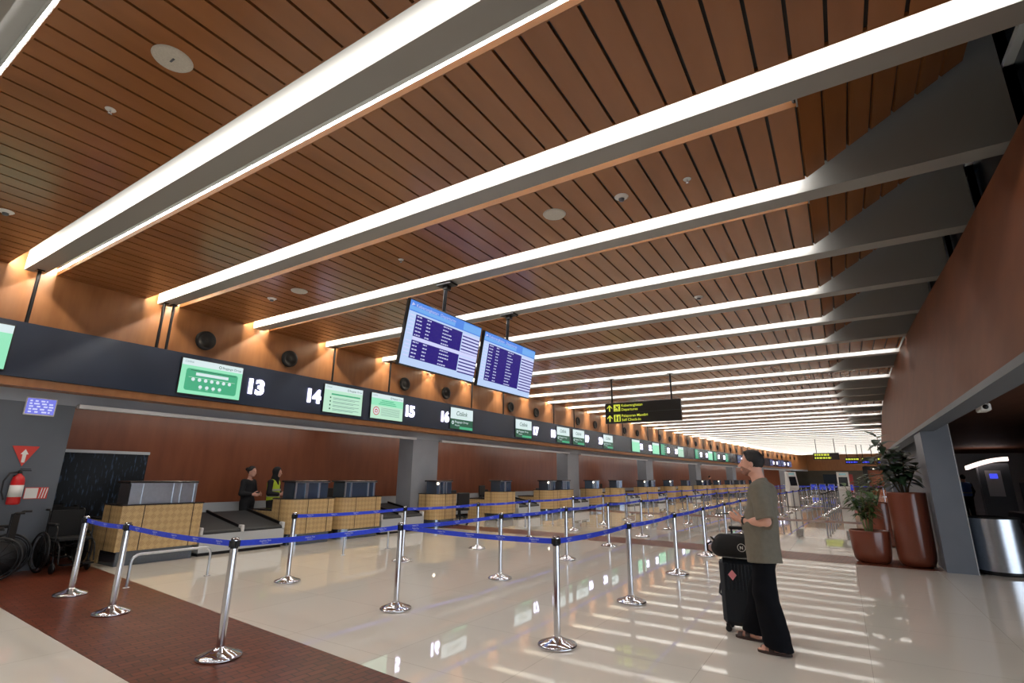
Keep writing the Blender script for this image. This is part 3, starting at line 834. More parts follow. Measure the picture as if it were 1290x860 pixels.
# ---------------------------------------------------------------- check-in counters
XC = -10.45
def outline(w, r, depth):
    pts = [(-depth, 0.0)]
    if r > 0:
        for q in range(9):
            a = -PI / 2 + (PI / 2) * q / 8
            pts.append((-r + r * math.cos(a), r + r * math.sin(a)))
    else: pts.append((0.0, 0.0))
    pts += [(0.0, w), (-depth, w)]
    return pts
def inset(pts, d):
    cx = sum(p[0] for p in pts) / len(pts); cy = sum(p[1] for p in pts) / len(pts)
    return [(p[0] + (d if p[0] < cx else -d), p[1] + (d if p[1] < cy else -d)) for p in pts]
def counter(s0, s1, label, rounded=True, desk=None, panel=None, posts=(0.12, 0.55, 0.9), glow_spot=False):
    w = s1 - s0
    if desk is None: desk = all(b < s0 - .05 or a > s1 + .05 for a, b in COLS)
    t = thing('check_in_counter', label, 'check-in counter', B(XC, s0, 0), heading((s0 + s1) / 2), 'woven check-in counters')
    r = 0.38 if rounded else 0.0
    ol = outline(w, r, 0.72)
    m = MB(); m.extrude(inset(ol, 0.05), 0, 0.235, smooth=False); m.build('plinth', M['counterdark'], t)
    m = MB(); m.extrude(ol, 0.235, 0.975, 0)
    for y in (0.42 if rounded else 0.34, w - 0.17):
        m.box(0.0, 0.003, y - 0.008, y + 0.008, 0.236, 0.974, 1)
    m.box(-0.45, -0.43, -0.003, 0.0, 0.236, 0.974, 1)
    m.build('woven_body', [M['woven'], M['seam']], t)
    m = MB(); m.extrude(inset(ol, -0.012), 0.975, 0.995); m.build('worktop', M['cap'], t)
    # raised screen: smoked panels, chrome uprights, dark cap
    y0, y1 = 0.10, w - 0.14
    m = MB(); m.box(-0.52, -0.10, y0, y1, 0.995, 1.345); m.build('screen_box', M[panel or 'smoke'], t)
    for q in posts:
        y = y0 + (y1 - y0) * q
        m = MB(); m.box(-0.10, -0.082, y - 0.022, y + 0.022, 0.995, 1.35); m.build('upright', M['steel'], t)
    m = MB(); m.rbox(-0.58, -0.06, y0 - 0.03, y1 + 0.03, 1.345, 1.385, 0.008); m.build('cap', M['cap'], t)
    m = MB(); m.box(-0.075, -0.06, y0 - .02, y1 + .02, 1.335, 1.35); m.build('cap_edge', M['steel'], t)
    if desk:
        m = MB(); m.box(-1.55, -0.74, 0.05, w - 0.05, 0.70, 0.735, 1); m.box(-0.98, -0.94, 0.06, w - 0.06, 0.05, 0.70, 0)
        m.box(-1.5, -0.74, 0.05, 0.09, 0, 0.70, 0); m.box(-1.5, -0.74, w - 0.09, w - 0.05, 0, 0.70, 0)
        m.build('staff_desk', [M['woven'], M['cap']], t)
    if glow_spot:  # small glowing bead at the upper left of the screen box
        m = MB(); m.lathe([(0, -0.04), (0.03, -0.026), (0.04, 0), (0.03, 0.026), (0, 0.04)], 12); m.xf(Matrix.Translation((-0.05, y0 - 0.02, 1.29)))
        m.build('lamp', M['lampwhite'], t)
    return t
M['lampwhite'] = emat('lamp_white', rgb(255, 236, 205), 3.0)
CT = [(4.12, 5.45, 'closest woven counter, beside the wheelchairs, with bright steel panels on top', False),
      (7.38, 8.52, 'woven counter left half of the pair in front of the two staff', True),
      (8.78, 10.04, 'woven counter right half of the pair in front of the two staff', True),
      (12.30, 13.25, 'single woven counter in front of the first grey column', True),
      (15.76, 16.72, 'single woven counter just right of the first grey column', True),
      (19.20, 20.15, 'left half of the second woven counter pair, below the two flight boards', True),
      (20.45, 21.45, 'right half of the second woven counter pair, by the second grey column', True),
      (23.55, 24.55, 'single woven counter just beyond the second grey column', True),
      (26.45, 27.45, 'single woven counter below the hanging departures sign, left one', True),
      (30.45, 31.45, 'left half of the third woven counter pair', True),
      (31.60, 32.60, 'right half of the third woven counter pair', True),
      (35.0, 36.05, 'single woven counter after the third pair, closer one', True),
      (38.6, 39.65, 'single woven counter after the third pair, farther one', True),
      (42.2, 43.2, 'left half of the fourth woven counter pair', True),
      (43.35, 44.4, 'right half of the fourth woven counter pair', True),
      (46.6, 47.7, 'far single woven counter, first after the fourth pair', True),
      (50.0, 51.1, 'far single woven counter, second after the fourth pair', True),
      (53.0, 54.1, 'left half of the farthest woven counter pair', True),
      (54.5, 55.6, 'right half of the farthest woven counter pair', True),
      (58.1, 59.2, 'farthest single woven counter toward the end of the hall', True)]
for i, (a, b, lab, rd) in enumerate(CT):
    posts = {0: (0.02, 0.2, 0.66, 0.78, 1.0), 1: (0.02, 0.32, 0.36, 0.72), 2: (0.02, 0.2, 0.75, 0.95), 3: (0.17, 0.45, 0.63), 4: (0.4, 0.45)}.get(i, (0.15, 0.32, 0.5))
    counter(a, b, lab, rd, None, 'steel' if i == 0 else None, posts, glow_spot=i in (3, 5, 7, 9, 11, 13, 15))

# weigh-belt conveyors between the counters
def conveyor(s0, s1, label):
    w = s1 - s0
    t = thing('baggage_conveyor', label, 'conveyor', B(XC - 0.04, s0 + 0.02, 0), heading(s0), 'weigh-belt conveyors')
    w -= 0.04
    m = MB(); m.box(-1.5, -0.02, 0.0, w, 0.06, 0.385); m.build('steel_base', M['painted'], t)
    m = MB(); m.box(-1.48, -0.06, 0.02, w - .02, 0, 0.06); m.build('kickplate', M['black'], t)
    sp = w * 0.47
    for (a, b) in ((0.05, sp - 0.03), (sp + 0.03, w - 0.05)):
        m = MB(); prof = [(-1.5, 0.70), (-0.10, 0.455)] + [(-0.10 + 0.065 * math.sin(q * PI / 8), 0.39 + 0.065 * math.cos(q * PI / 8)) for q in range(1, 9)] + [(-1.5, 0.33)]
        n_ = len(prof); vs = [(x, a, z) for x, z in prof] + [(x, b, z) for x, z in prof]
        m.add(vs, [tuple(range(n_)), tuple(reversed(range(n_, 2 * n_)))] + [(i, n_ + i, n_ + (i + 1) % n_, (i + 1) % n_) for i in range(n_)])
        m.build('belt', M['rubber'], t)
    for y in (0.02, sp, w - 0.02):
        m = MB(); m.extrude([(-1.5, 0.385), (-0.10, 0.385), (-0.10, 0.50), (-1.5, 0.75)], y - 0.018, y + 0.018, f=lambda a_, b_, c_: (a_, c_, b_)); m.build('side_rail', M['darkmetal'], t)
        m = MB(); m.rbox(-0.16, -0.02, y - 0.03, y + 0.03, 0.35, 0.515, 0.012); m.build('end_cap', M['rail'], t)
for i, (a, b, lab) in enumerate([(5.50, 7.32, 'black-belted conveyor between the first counter and the staff pair'), (10.15, 11.85, 'black-belted conveyor between the first counter pair and the column counter'),
                                 (17.0, 18.7, 'black-belted conveyor left of the second counter pair'), (21.55, 23.2, 'black-belted conveyor right of the second counter pair'),
                                 (28.2, 29.9, 'black-belted conveyor left of the third counter pair'), (32.75, 34.4, 'black-belted conveyor right of the third counter pair'),
                                 (40.0, 41.7, 'black-belted conveyor left of the fourth counter pair')]):
    conveyor(a, b, lab)
t = thing('collector_conveyor', 'long steel collector conveyor behind the counters along the back wall', 'conveyor', (0, 0, 0))
m = MB(); bbox(m, -13.45, -12.80, 5.75, 60, 0.25, 0.62); m.build('belt_bed', M['rubber'], t)
m = MB(); bbox(m, -12.80, -12.75, 5.75, 60, 0.1, 0.86); m.build('side_panel', M['painted'], t)
m = MB()
for q in range(18): a, b = bend(-13.1, 6.2 + 3 * q); m.box(a - .3, a + .3, b - .04, b + .04, 0, 0.25)
m.build('support', M['darkmetal'], t)

# office chairs, desk monitors behind the counters
def make_chair():
    t = thing('office_chair', 'x', 'chair', (0, 0, 0), 0, 'black office chairs behind the counters')
    m = MB(); m.rbox(-0.24, 0.24, -0.24, 0.24, 0.44, 0.52, 0.025); m.build('seat', M['chairblack'], t)
    m = MB(); m.rbox(-0.29, -0.22, -0.22, 0.22, 0.56, 1.0, 0.03); m.tube([(-0.2, 0, 0.45), (-0.27, 0, 0.5), (-0.27, 0, 0.7)], 0.02, 8); m.build('backrest', M['chairblack'], t)
    m = MB(); m.tube([(0, 0, 0.08), (0, 0, 0.45)], 0.028, 10); m.build('column', M['darkmetal'], t)
    m = MB()
    for q in range(5):
        a = 2 * PI * q / 5; m.tube([(0, 0, 0.11), (0.29 * math.cos(a), 0.29 * math.sin(a), 0.075)], [0.025, 0.014], 8)
    m.build('star_base', M['black'], t)
    for q in range(5):
        a = 2 * PI * q / 5; m = MB(); m.lathe([(0, -0.02), (0.03, -0.02), (0.03, 0.02), (0, 0.02)], 12)
        m.xf(Matrix.Translation((0.29 * math.cos(a), 0.29 * math.sin(a), 0.031)) @ Matrix.Rotation(a, 4, 'Z') @ Matrix.Rotation(PI / 2, 4, 'X')); m.build('caster', M['black'], t)
    return t
ch = make_chair()
for i, (x, s, rz, lab) in enumerate([(-10.75, 13.85, 2.6, 'black office chair between the column counter and the next single counter'), (-12.35, 11.2, 0.3, 'black office chair behind the conveyor left of the first column'),
                                     (-12.38, 15.8, 0.2, 'black office chair behind the single counter right of the first column'), (-12.35, 17.5, -.4, 'black office chair left of the second counter pair'),
                                     (-11.3, 24.95, .5, 'black office chair between the two single counters beyond the second column'), (-12.35, 21.95, 0.1, 'black office chair beside the second grey column')]):
    if i == 0: ch.location = B(x, s, 0); ch.rotation_euler = (0, 0, rz); ch['label'] = lab
    else: dup(ch, lab, B(x, s, 0), rz)
def make_pc():
    t = thing('desk_monitor', 'x', 'monitor', (0, 0, 0), 0, 'desk monitors behind the counters')
    m = MB(); m.rbox(-0.02, 0.02, -0.26, 0.26, 0.12, 0.45, 0.008); m.build('display', M['black'], t)
    m = MB(); m.box(-0.015, 0.015, -0.03, 0.03, 0.015, 0.14); m.rbox(-0.09, 0.09, -0.12, 0.12, 0.0, 0.016, 0.004); m.build('stand', M['black'], t)
    return t
pc = make_pc()
for i, (k, lab) in enumerate([(2, 'black desk monitor behind the right half of the counter pair by the two staff'), (4, 'black desk monitor behind the single counter right of the first column'),
                              (6, 'black desk monitor behind the second counter pair'), (8, 'black desk monitor behind the left counter below the departures sign')]):
    x, s = XC - 1.15, CT[k][0] + 0.4
    if i == 0: pc.location = B(x, s, 0.737); pc.rotation_euler = (0, 0, .3); pc['label'] = lab
    else: dup(pc, lab, B(x, s, 0.737), .2 * i)

# steel hoop barriers in front of the counters
hp = None
for i, (a, b) in enumerate([(3.58, 4.66), (7.26, 8.45), (11.8, 12.95), (14.25, 15.3), (16.0, 17.1), (19.6, 20.8), (22.6, 23.8), (25.2, 26.3), (28.6, 29.8), (32, 33.2), (36, 37.2)]):
    w = b - a; h = 0.42
    m = MB(); pts = [(0, 0, 0), (0, 0, h - 0.1)] + [(0, 0.1 - 0.1 * math.cos(q * PI / 8), h - 0.1 + 0.1 * math.sin(q * PI / 8)) for q in range(1, 5)]
    pts += [(0, w - 0.1 + 0.1 * math.sin(q * PI / 8), h - 0.1 + 0.1 * math.cos(q * PI / 8)) for q in range(0, 5)] + [(0, w, 0)]
    m.tube(pts, 0.018, 10)
    for y in (0, w): m.lathe([(0.045, 0), (0.045, 0.008), (0.02, 0.012)], 14, c=(0, y))
    o = m.build('hoop_barrier', M['steel'], None, B(-8.5, a, 0), heading(a))
    tag(o, 'low steel hoop barrier on the floor before the counters, %s from the left' % ORD[i], 'barrier', 'steel hoop barriers')

# door with lit slot in the back wall of the second bay
m = MB(); m.box(0, 0.05, -0.5, 0.5, 0, 2.3)
o = m.build('door_1', M['glassdark'], None, (-13.6, 24.7, 0)); struct(o, 'grey door with a narrow lit window in the back wall left of the second column', 'door')
m = MB(); m.box(0.05, 0.055, -0.022, 0.022, 1.5, 2.0); m.build('window_slot', M['slotlight'], o)
m = MB(); m.tube([(0.05, -0.35, 1.0), (0.1, -0.35, 1.0), (0.1, -0.22, 1.0)], 0.012, 8); m.build('door_handle', M['steel'], o)
# ---------------------------------------------------------------- belt posts
HP = 0.965
def make_post():
    t = thing('belt_post', 'x', 'stanchion', (0, 0, 0), 0, 'chrome belt posts')
    m = MB(); m.lathe([(0.0, 0.0), (0.178, 0.0), (0.183, 0.010), (0.183, 0.022), (0.172, 0.032), (0.11, 0.054), (0.055, 0.074), (0.034, 0.090)], 32); m.build('base', M['chrome'], t)
    m = MB(); m.lathe([(0.033, 0.08), (0.033, 0.875)], 20); m.build('post', M['chrome'], t)
    m = MB(); m.lathe([(0.034, 0.875), (0.034, 0.94), (0.0, 0.94)], 20)
    m.box(-0.045, 0.045, -0.012, 0.012, 0.885, 0.94); m.box(-0.012, 0.012, -0.045, 0.045, 0.885, 0.94); m.build('cassette', M['black'], t)
    m = MB(); m.lathe([(0.035, 0.94), (0.035, 0.957), (0.028, HP), (0.0, HP)], 20); m.build('top_cap', M['chrome'], t)
    return t
post0 = make_post()
first = [True]
def place_post(p, label):
    if first[0]:
        first[0] = False
        post0.location = (p[0], p[1], 0); post0['label'] = label
        return post0
    return dup(post0, label, (p[0], p[1], 0))
def belt(p, q, label, text=True):
    a, b = Vector((p[0], p[1], 0)), Vector((q[0], q[1], 0))
    d = b - a; L = d.length; u = d / L
    L0 = 0.047; Lb = L - 0.094
    m = MB(); N = 8; vs = []
    for i in range(N + 1):
        x = L0 + Lb * i / N; sag = 0.018 * (1 - (2 * i / N - 1) ** 2)
        for (y, z) in ((-0.0012, 0.888 - sag), (0.0012, 0.888 - sag), (0.0012, 0.938 - sag), (-0.0012, 0.938 - sag)): vs.append((x, y, z))
    fs = [(0, 1, 2, 3), tuple(4 * N + r for r in (3, 2, 1, 0))]
    for i in range(N):
        for r in range(4):
            s_ = (r + 1) % 4; fs.append((4 * i + r, 4 * i + 4 + r, 4 * i + 4 + s_, 4 * i + s_))
    m.add(vs, fs, 0)
    if text:
        n = max(2, int(L / 0.42))
        for i in range(n):
            xc = L0 + Lb * (i + 0.5) / n; sg = 0.018 * (1 - (2 * (i + .5) / n - 1) ** 2)
            for sy in (-1, 1):
                f = lambda a_, b_: (xc - sy * a_, 0.0018 * sy, b_ - sg)
                put_text(m, 'Angkasa Pura', 0, 0.915, 0.015, f, 1, align='c', bold=0.01, shear=0.2)
                put_text(m, 'AIRPORTS', 0, 0.896, 0.010, f, 1, align='c')
    o = m.build('barrier_belt', [M['beltblue'], M['belttext']], None, (p[0], p[1], 0), math.atan2(u.y, u.x))
    tag(o, label, 'barrier belt', 'blue barrier belts')
def bp(x, s): return bend(x, s)
LINE1 = [(-7.07, 5.06), (-7.03, 7.38), (-6.90, 9.53), (-6.94, 11.83), (-6.88, 14.30), (-6.98, 16.85), (-7.02, 19.20), (-6.97, 21.60)] + [bp(-7.05, 24.0 + 2.38 * i) for i in range(15)]
LINE2 = [(-4.713, 2.79), (-4.638, 4.81), (-4.65, 7.04), (-4.636, 9.31), (-4.71, 11.63), (-4.73, 14.04), (-4.69, 16.37), (-4.64, 18.64), (-4.64, 21.14)] + [bp(-4.76, 23.5 + 2.38 * i) for i in range(15)]
LINE3 = [(-2.447, 4.69), (-2.453, 6.73), (-2.49, 9.04), (-2.555, 11.44), (-2.56, 13.80), (-2.56, 16.15), (-2.55, 18.5), (-2.53, 20.9)] + [bp(-2.62, 23.3 + 2.38 * i) for i in range(16)]
LINE4 = [bp(-1.05, 26.5 + 1.45 * i) for i in range(10)]
EXTRA = [(-7.105, 2.89), (-8.571, 2.985)]
NM = {1: 'in the line along the counters', 2: 'in the middle line', 3: 'in the line nearest the waiting man', 4: 'in the short loose line beyond the man'}
for li, ln in ((1, LINE1), (2, LINE2), (3, LINE3), (4, LINE4)):
    for i, p in enumerate(ln):
        place_post(p, 'chrome belt post %s, %s from the camera' % (NM[li], ORD[i]))
place_post(EXTRA[0], 'chrome belt post on the brown floor band, middle of its three')
place_post(EXTRA[1], 'chrome belt post on the brown floor band, leftmost of its three')
for li, ln in ((1, LINE1), (2, LINE2), (3, LINE3)):
    for i in range(len(ln) - 1):
        belt(ln[i], ln[i + 1], 'blue belt %s, stretched between its %s and %s posts' % (NM[li], ORD[i], ORD[i + 1]), text=i < 7)
belt(EXTRA[1], EXTRA[0], 'blue belt at the far left over the brown floor band')
belt(EXTRA[0], LINE2[0], 'blue belt over the brown floor band reaching the biggest left post')
belt(LINE2[1], LINE3[0], 'dark blue belt crossing from the middle line to the front right post')
belt(LINE1[-1], LINE2[-1], 'blue belt closing the far end of the queue, left stretch', False)
belt(LINE2[-1], LINE3[-1], 'blue belt closing the far end of the queue, middle stretch', False)
belt(LINE3[-1], bp(0.2, 60.6), 'blue belt closing the far end of the queue, right stretch', False)
place_post(bp(0.2, 60.6), 'chrome belt post at the far right end of the queue')

# ---------------------------------------------------------------- hanging flight boards (face the hall, tilted down)
BM = [M['black'], M['scr_pale2'], M['scr_head'], M['scr_head2'], M['scr_navy'], M['scr_line'], M['scr_lav'], M['scr_navy']]
def flight_board(x, y, z, tilt, split, label, seed):
    t = thing('flight_board', label, 'flight board', (x, y, z), 0, 'hanging flight boards')
    W, H = 0.965, 0.53
    Mt = Matrix.Rotation(tilt, 4, 'Y')
    m = MB(); m.rbox(-0.07, 0.0, -W, W, -H, H, 0.01); m.xf(Mt); m.build('frame', M['black'], t)
    m = MB()
    def r(u0, u1, v0, v1, mt, l):
        d = 0.001 + 0.001 * l
        m.add([(d, u0, v0), (d, u1, v0), (d, u1, v1), (d, u0, v1)], [(0, 1, 2, 3)], mt)
    w, h = W - 0.02, H - 0.02
    r(-w, w, -h, h, 1, 0)
    r(-w, w, h - 0.17, h, 2, 1); r(-w, w * .2, h - 0.15, h - 0.09, 3, 2); r(w * .45, w, h - 0.15, h - 0.02, 3, 2)
    put_text(m, 'Keberangkatan  Departures', -w + 0.14, h - 0.085, 0.05, lambda a, b: (0.004, a, b), 5, width=1.0)
    m.add([(0.0035, -w + .03, h - .09), (0.0035, -w + .11, h - .06), (0.0035, -w + .05, h - .03)], [(0, 1, 2)], 5)
    x0, x1 = -w + 0.17, w - 0.52
    top, bot = h - 0.20, -h + 0.12
    r(x0, x1, bot, top, 4, 1)
    rr = random.Random(seed)
    n = 12
    for i in range(n):
        v = top - (i + 0.5) * (top - bot) / n
        if split and i == 6: continue
        q = 0.017
        def words(ua, ub):
            u = ua
            while u < ub - .02:
                wd = rr.uniform(0.025, 0.06); r(u, min(ub, u + wd), v - q * .6, v + q * .6, 5, 2); u += wd + 0.012
        words(x0 + 0.03, x0 + 0.16); words(x0 + 0.27, x0 + 0.37); words(x0 + 0.68, x0 + 0.68 + rr.uniform(.14, .26))
        r(-w + 0.03, x0 - 0.02, v - 0.008, v + 0.008, 6, 2)
        r(x1 + 0.02, w, v - 0.011 - .016, v + 0.012, 6, 1)
        r(x1 + 0.02, w, v - 0.044, v - 0.022, 4, 2)
    if split:
        v = top - 6.5 * (top - bot) / n; r(x0, w, v - 0.03, v + 0.03, 6, 3)
    m.xf(Mt); m.build('screen', BM, t)
    zt = 4.778 - z
    m = MB(); m.tube([(-0.06, 0, 0.2), (-0.02, 0, zt - .05)], 0.032, 12); m.build('pole', M['darkmetal'], t)
    m = MB(); m.box(-0.16, 0.16, -0.10, 0.10, zt - 0.03, zt); m.box(-0.05, 0.05, -0.05, 0.05, zt - 0.1, zt - .03); m.build('ceiling_mount', M['black'], t)
    m = MB(); m.box(-0.10, -0.07, -0.3, 0.3, -0.15, 0.3); m.xf(Mt); m.build('back_bracket', M['darkmetal'], t)
flight_board(-5.45, 6.43, 3.695, 0.17, True, 'bigger looking hanging blue flight board on the left, with a pale line across its rows', 5)
flight_board(-5.43, 8.43, 3.665, 0.165, False, 'second hanging blue flight board, to the right and farther away', 9)

# ---------------------------------------------------------------- hanging direction signs
def sign_frame(name, label, x, s, z0, z1, w, rods, d=0.12):
    t = thing(name, label, 'hanging sign', B(x, s, 0), heading(s), 'hanging direction signs')
    m = MB(); m.rbox(-w / 2, w / 2, 0, d, z0, z1, 0.008); m.build('panel', M['sign_black'], t)
    for rx in rods:
        m = MB(); m.tube([(rx, d / 2, z1 - 0.01), (rx, d / 2, 4.778)], 0.028, 10); m.box(rx - .08, rx + .08, d / 2 - .06, d / 2 + .06, 4.765, 4.779); m.build('hanging_rod', M['darkmetal'], t)
    return t
t = sign_frame('direction_sign', 'black hanging sign with yellow departures and self check-in arrows', -5.27, 16.18, 3.265, 3.945, 2.52, (-1.02, 0.98))
m = MB(); f = lambda u, v: (u, -0.002, v)
def R2(u0, u1, v0, v1, mt=0, y=-0.002): m.add([(u0, y, v0), (u1, y, v0), (u1, y, v1), (u0, y, v1)], [(0, 1, 2, 3)], mt)
def arrow(u, v, h):
    R2(u - 0.022, u + 0.022, v - h * .5, v + h * .25)
    for s in (-1, 1): m.add([f(u, v + h * .5), f(u + s * h * .42, v + h * .06), f(u + s * h * .42, v - h * .1), f(u, v + h * .3)], [(0, 1, 2, 3)], 0)
for r_, (v, a, b) in enumerate(((3.775, 'Keberangkatan', 'Departures'), (3.435, 'Pelaporan Mandiri', 'Self Check-In'))):
    arrow(-1.10, v, 0.22)
    R2(-0.955, -0.725, v - 0.115, v + 0.115)
    put_text(m, a, -0.68, v + 0.03, 0.085, f, 0, bold=0.012)
    put_text(m, b, -0.68, v - 0.105, 0.085, f, 0, bold=0.012)
    y = -0.004
    if r_ == 0:   # departing plane over a line
        m.add([(-.93, y, v - .02), (-.91, y, v - .03), (-.76, y, v + .045), (-.75, y, v + .065), (-.78, y, v + .065)], [(0, 1, 2, 3, 4)], 1)
        m.add([(-.86, y, v + .01), (-.90, y, v + .07), (-.87, y, v + .07), (-.81, y, v + .03)], [(0, 1, 2, 3)], 1)
        m.add([(-.85, y, v), (-.80, y, v - .06), (-.78, y, v - .05), (-.80, y, v + .02)], [(0, 1, 2, 3)], 1)
        R2(-.93, -.75, v - .092, v - .078, 1, y)
    else:         # passenger beside a kiosk
        m.add([(-.885 + .022 * math.cos(q), y, v + .072 + .022 * math.sin(q)) for q in [2 * PI * i / 12 for i in range(12)]], [tuple(range(12))], 1)
        R2(-.91, -.86, v - .03, v + .045, 1, y); R2(-.908, -.89, v - .10, v - .03, 1, y); R2(-.88, -.862, v - .10, v - .03, 1, y)
        m.add([(-.81, y, v - .10), (-.76, y, v - .10), (-.76, y, v + .08), (-.80, y, v + .05)], [(0, 1, 2, 3)], 1); R2(-.86, -.81, v + .0, v + .018, 1, y)
m.build('lettering', [M['sign_yel'], M['sign_black']], t)
m = MB(); m.box(-1.255, 1.255, -0.003, 0, 3.602, 3.606); m.build('divider_line', M['lintel'], t)
def far_sign(label, x, s, z0, z1, w, blue):
    t = sign_frame('direction_sign', label, x, s, z0, z1, w, (-w * .36, w * .36))
    m = MB(); hh = (z1 - z0)
    def line(v, u0, u1, mt):
        u = u0; rr = random.Random(int(s * 10 + v * 7))
        while u < u1: wd = rr.uniform(.09, .22); m.add([(u, -.003, v - .07), (min(u + wd, u1), -.003, v - .07), (min(u + wd, u1), -.003, v + .07), (u, -.003, v + .07)], [(0, 1, 2, 3)], mt); u += wd + .05
    line(z1 - hh * .27, -w * .45, w * (.12 if not blue else .42), 0); m.build('text_line', [M['sign_yel'], M['sign_blue']], t); m = MB(); line(z0 + hh * .27, -w * .45, w * (.2 if not blue else .3), 1 if blue else 0)
    m.build('text_line', [M['sign_yel'], M['sign_blue']], t)
far_sign('small far black sign with two yellow-green lines on its left half', -2.65, 50, 3.10, 3.65, 1.85, False)
far_sign('small far sign with yellow over blue writing, leftmost of the three side by side', -1.75, 59.8, 3.0, 3.6, 1.2, True)
far_sign('small far sign with yellow over blue writing, middle of the three side by side', -.55, 60.0, 3.0, 3.6, 1.0, True)
far_sign('small far sign with yellow over blue writing, beside the leaves of the tall plant', .95, 60.2, 3.0, 3.6, 1.6, True)

# ---------------------------------------------------------------- ceiling fixtures
for i, (x, y, lab) in enumerate([(-4.26, 1.40, 'round white ceiling speaker in the upper left of the photo'), (-2.75, 5.34, 'round white ceiling speaker above the right of the flight boards'),
                                 (-8.17, 5.40, 'round white ceiling speaker near the orange left wall')]):
    m = MB(); m.lathe([(0.0, -0.012), (0.125, -0.014), (0.14, -0.012), (0.15, 0.0)], 32); o = m.build('ceiling_speaker', M['offwhite'], None, (x, y, ZC))
    tag(o, lab, 'speaker', 'round ceiling speakers')
    if i == 0:
        m = MB(); m.box(-0.03, 0.03, -0.008, 0.008, -0.0165, -0.0145); m.build('badge', M['lintel'], o)
for x, y, lab in [(-1.85, 5.39, 'white smoke detector in the planks right of the round ceiling speaker'),
                  (-8.9, 1.50, 'white smoke detector at the left edge of the photo'), (-9.01, 5.39, 'white smoke detector in the planks beside the orange left wall'),
                  (-1.87, 9.55, 'white smoke detector in the planks beyond the fourth light beam')]:
    t = thing('smoke_detector', lab, 'smoke detector', (x, y, ZC), 0, 'ceiling smoke detectors')
    m = MB(); m.lathe([(0.0, -0.025), (0.05, -0.028), (0.075, -0.012), (0.085, 0.0)], 24); m.build('base', M['white'], t)
    m = MB(); m.lathe([(0.0, -0.055), (0.03, -0.053), (0.036, -0.027)], 18, caps=False); m.build('sensor_head', M['lintel'], t)
for x, y, lab in [(-5.42, 1.39, 'small sprinkler in the dark planks at upper left, near the white ceiling speaker'), (-1.07, 5.42, 'small sprinkler in the planks near the third light beam'), (-5.51, 5.35, 'small sprinkler in the planks left of the flight boards'), (-2.74, 13.4, 'small sprinkler in the planks above the direction sign')]:
    t = thing('ceiling_sprinkler', lab, 'sprinkler', (x, y, ZC), 0, 'ceiling sprinklers')
    m = MB(); m.lathe([(0.0, -0.004), (0.04, -0.006), (0.045, 0.0)], 16); m.build('rosette', M['white'], t)
    m = MB(); m.tube([(0, 0, 0), (0, 0, -0.03)], 0.008, 8); m.lathe([(0, -0.045), (0.02, -0.044), (0.02, -0.04), (0, -0.038)], 12); m.build('nozzle', M['chrome'], t)

# ---------------------------------------------------------------- planters with plants
def planter(label, x, y, r, h, taper=1.0):
    t = thing('planter', label, 'planter', (x, y, 0), 0, 'brown planters')
    n = 40
    prof = [(0.0, 0.0), (r * taper * .70, 0.0), (r * taper * .86, 0.03), (r * taper * .95, 0.10), (r * taper, 0.2), (r, h - .02), (r * .99, h), (r * .92, h), (r * .92, h - .06)]
    m = MB(); m.lathe(prof, n, caps=False); m.build('pot', M['pot'], t)
    m = MB(); m.lathe([(0.0, h - .05), (r * .92, h - .06)], n, caps=False); m.build('soil', M['soil'], t)
    return t
planter('tall terracotta-brown planter against the grey column on the right', 0.965, 12.42, 0.305, 1.30, 0.97)
planter('short terracotta-brown planter left of the tall one', 0.295, 12.54, 0.335, 0.58, 0.95)
planter('brown planter half hidden behind the plant of the short one', 0.62, 15.6, 0.33, 1.0, 0.95)
def leaf(mb, base, d, up, L, W, mat=0, fold=0.18, droop=0.3):
    d = Vector(d).normalized(); side = d.cross(Vector(up)).normalized(); nrm = side.cross(d).normalized()
    N = 6; c, l, r_ = [], [], []
    for i in range(N + 1):
        q = i / N
        p = Vector(base) + d * (L * q) - Vector((0, 0, 1)) * (droop * L * q * q)
        w = W * (math.sin(PI * min(1, q * 1.02) ** .8)) * .5
        c.append(p); l.append(p + side * w + nrm * fold * w); r_.append(p - side * w + nrm * fold * w)
    vs = c + l + r_; n = N + 1; fs = []
    for i in range(N):
        fs += [(i, i + 1, n + i + 1, n + i), (i + 1, i, 2 * n + i, 2 * n + i + 1)]
    mb.add(vs, fs, mat, True)
rr = random.Random(11)
t = thing('rubber_plant', 'tall plant with large dark drooping leaves in the tall planter', 'plant', (0.965, 12.42, 1.24))
ms, ml = MB(), MB()
for (tx, ty, tz) in ((-0.30, 0.0, 1.10), (0.05, -0.05, 0.78), (-0.12, 0.1, 0.85), (0.22, 0.05, 0.55), (-0.42, 0.1, 0.72)):
    pts = [(tx * .15, ty * .2, 0)] + [(tx * (.15 + .85 * q ** 1.3) + rr.uniform(-.02, .02), ty * q, tz * q) for q in (.25, .5, .75, 1.0)]
    ms.tube(pts, [.018, .015, .012, .01, .006], 7)
    nl = int(12 + tz * 18)
    for i in range(nl):
        q = 0.25 + 0.75 * i / (nl - 1); k = min(3, int(q * 4)); fq = q * 4 - k
        p = Vector(pts[k]).lerp(Vector(pts[min(4, k + 1)]), fq)
        if p.z < 0.2: continue
        a = i * 2.4 + rr.uniform(-.4, .4); el = rr.uniform(-.1, .7)
        d = (math.cos(a) * math.cos(el), math.sin(a) * math.cos(el), math.sin(el))
        L_ = rr.uniform(.24, .36)
        if p.x + d[0] * L_ > 0.33: d = (-abs(d[0]), d[1], d[2])
        leaf(ml, p, d, (0, 0, 1), L_, rr.uniform(.12, .18), droop=rr.uniform(.15, .55))
ms.build('stem', M['bark'], t); ml.build('foliage', M['leaf'], t)
t = thing('leafy_plant', 'bushy green plant with slender stems in the short planter', 'plant', (0.295, 12.54, 0.52))
ms, ml = MB(), MB()
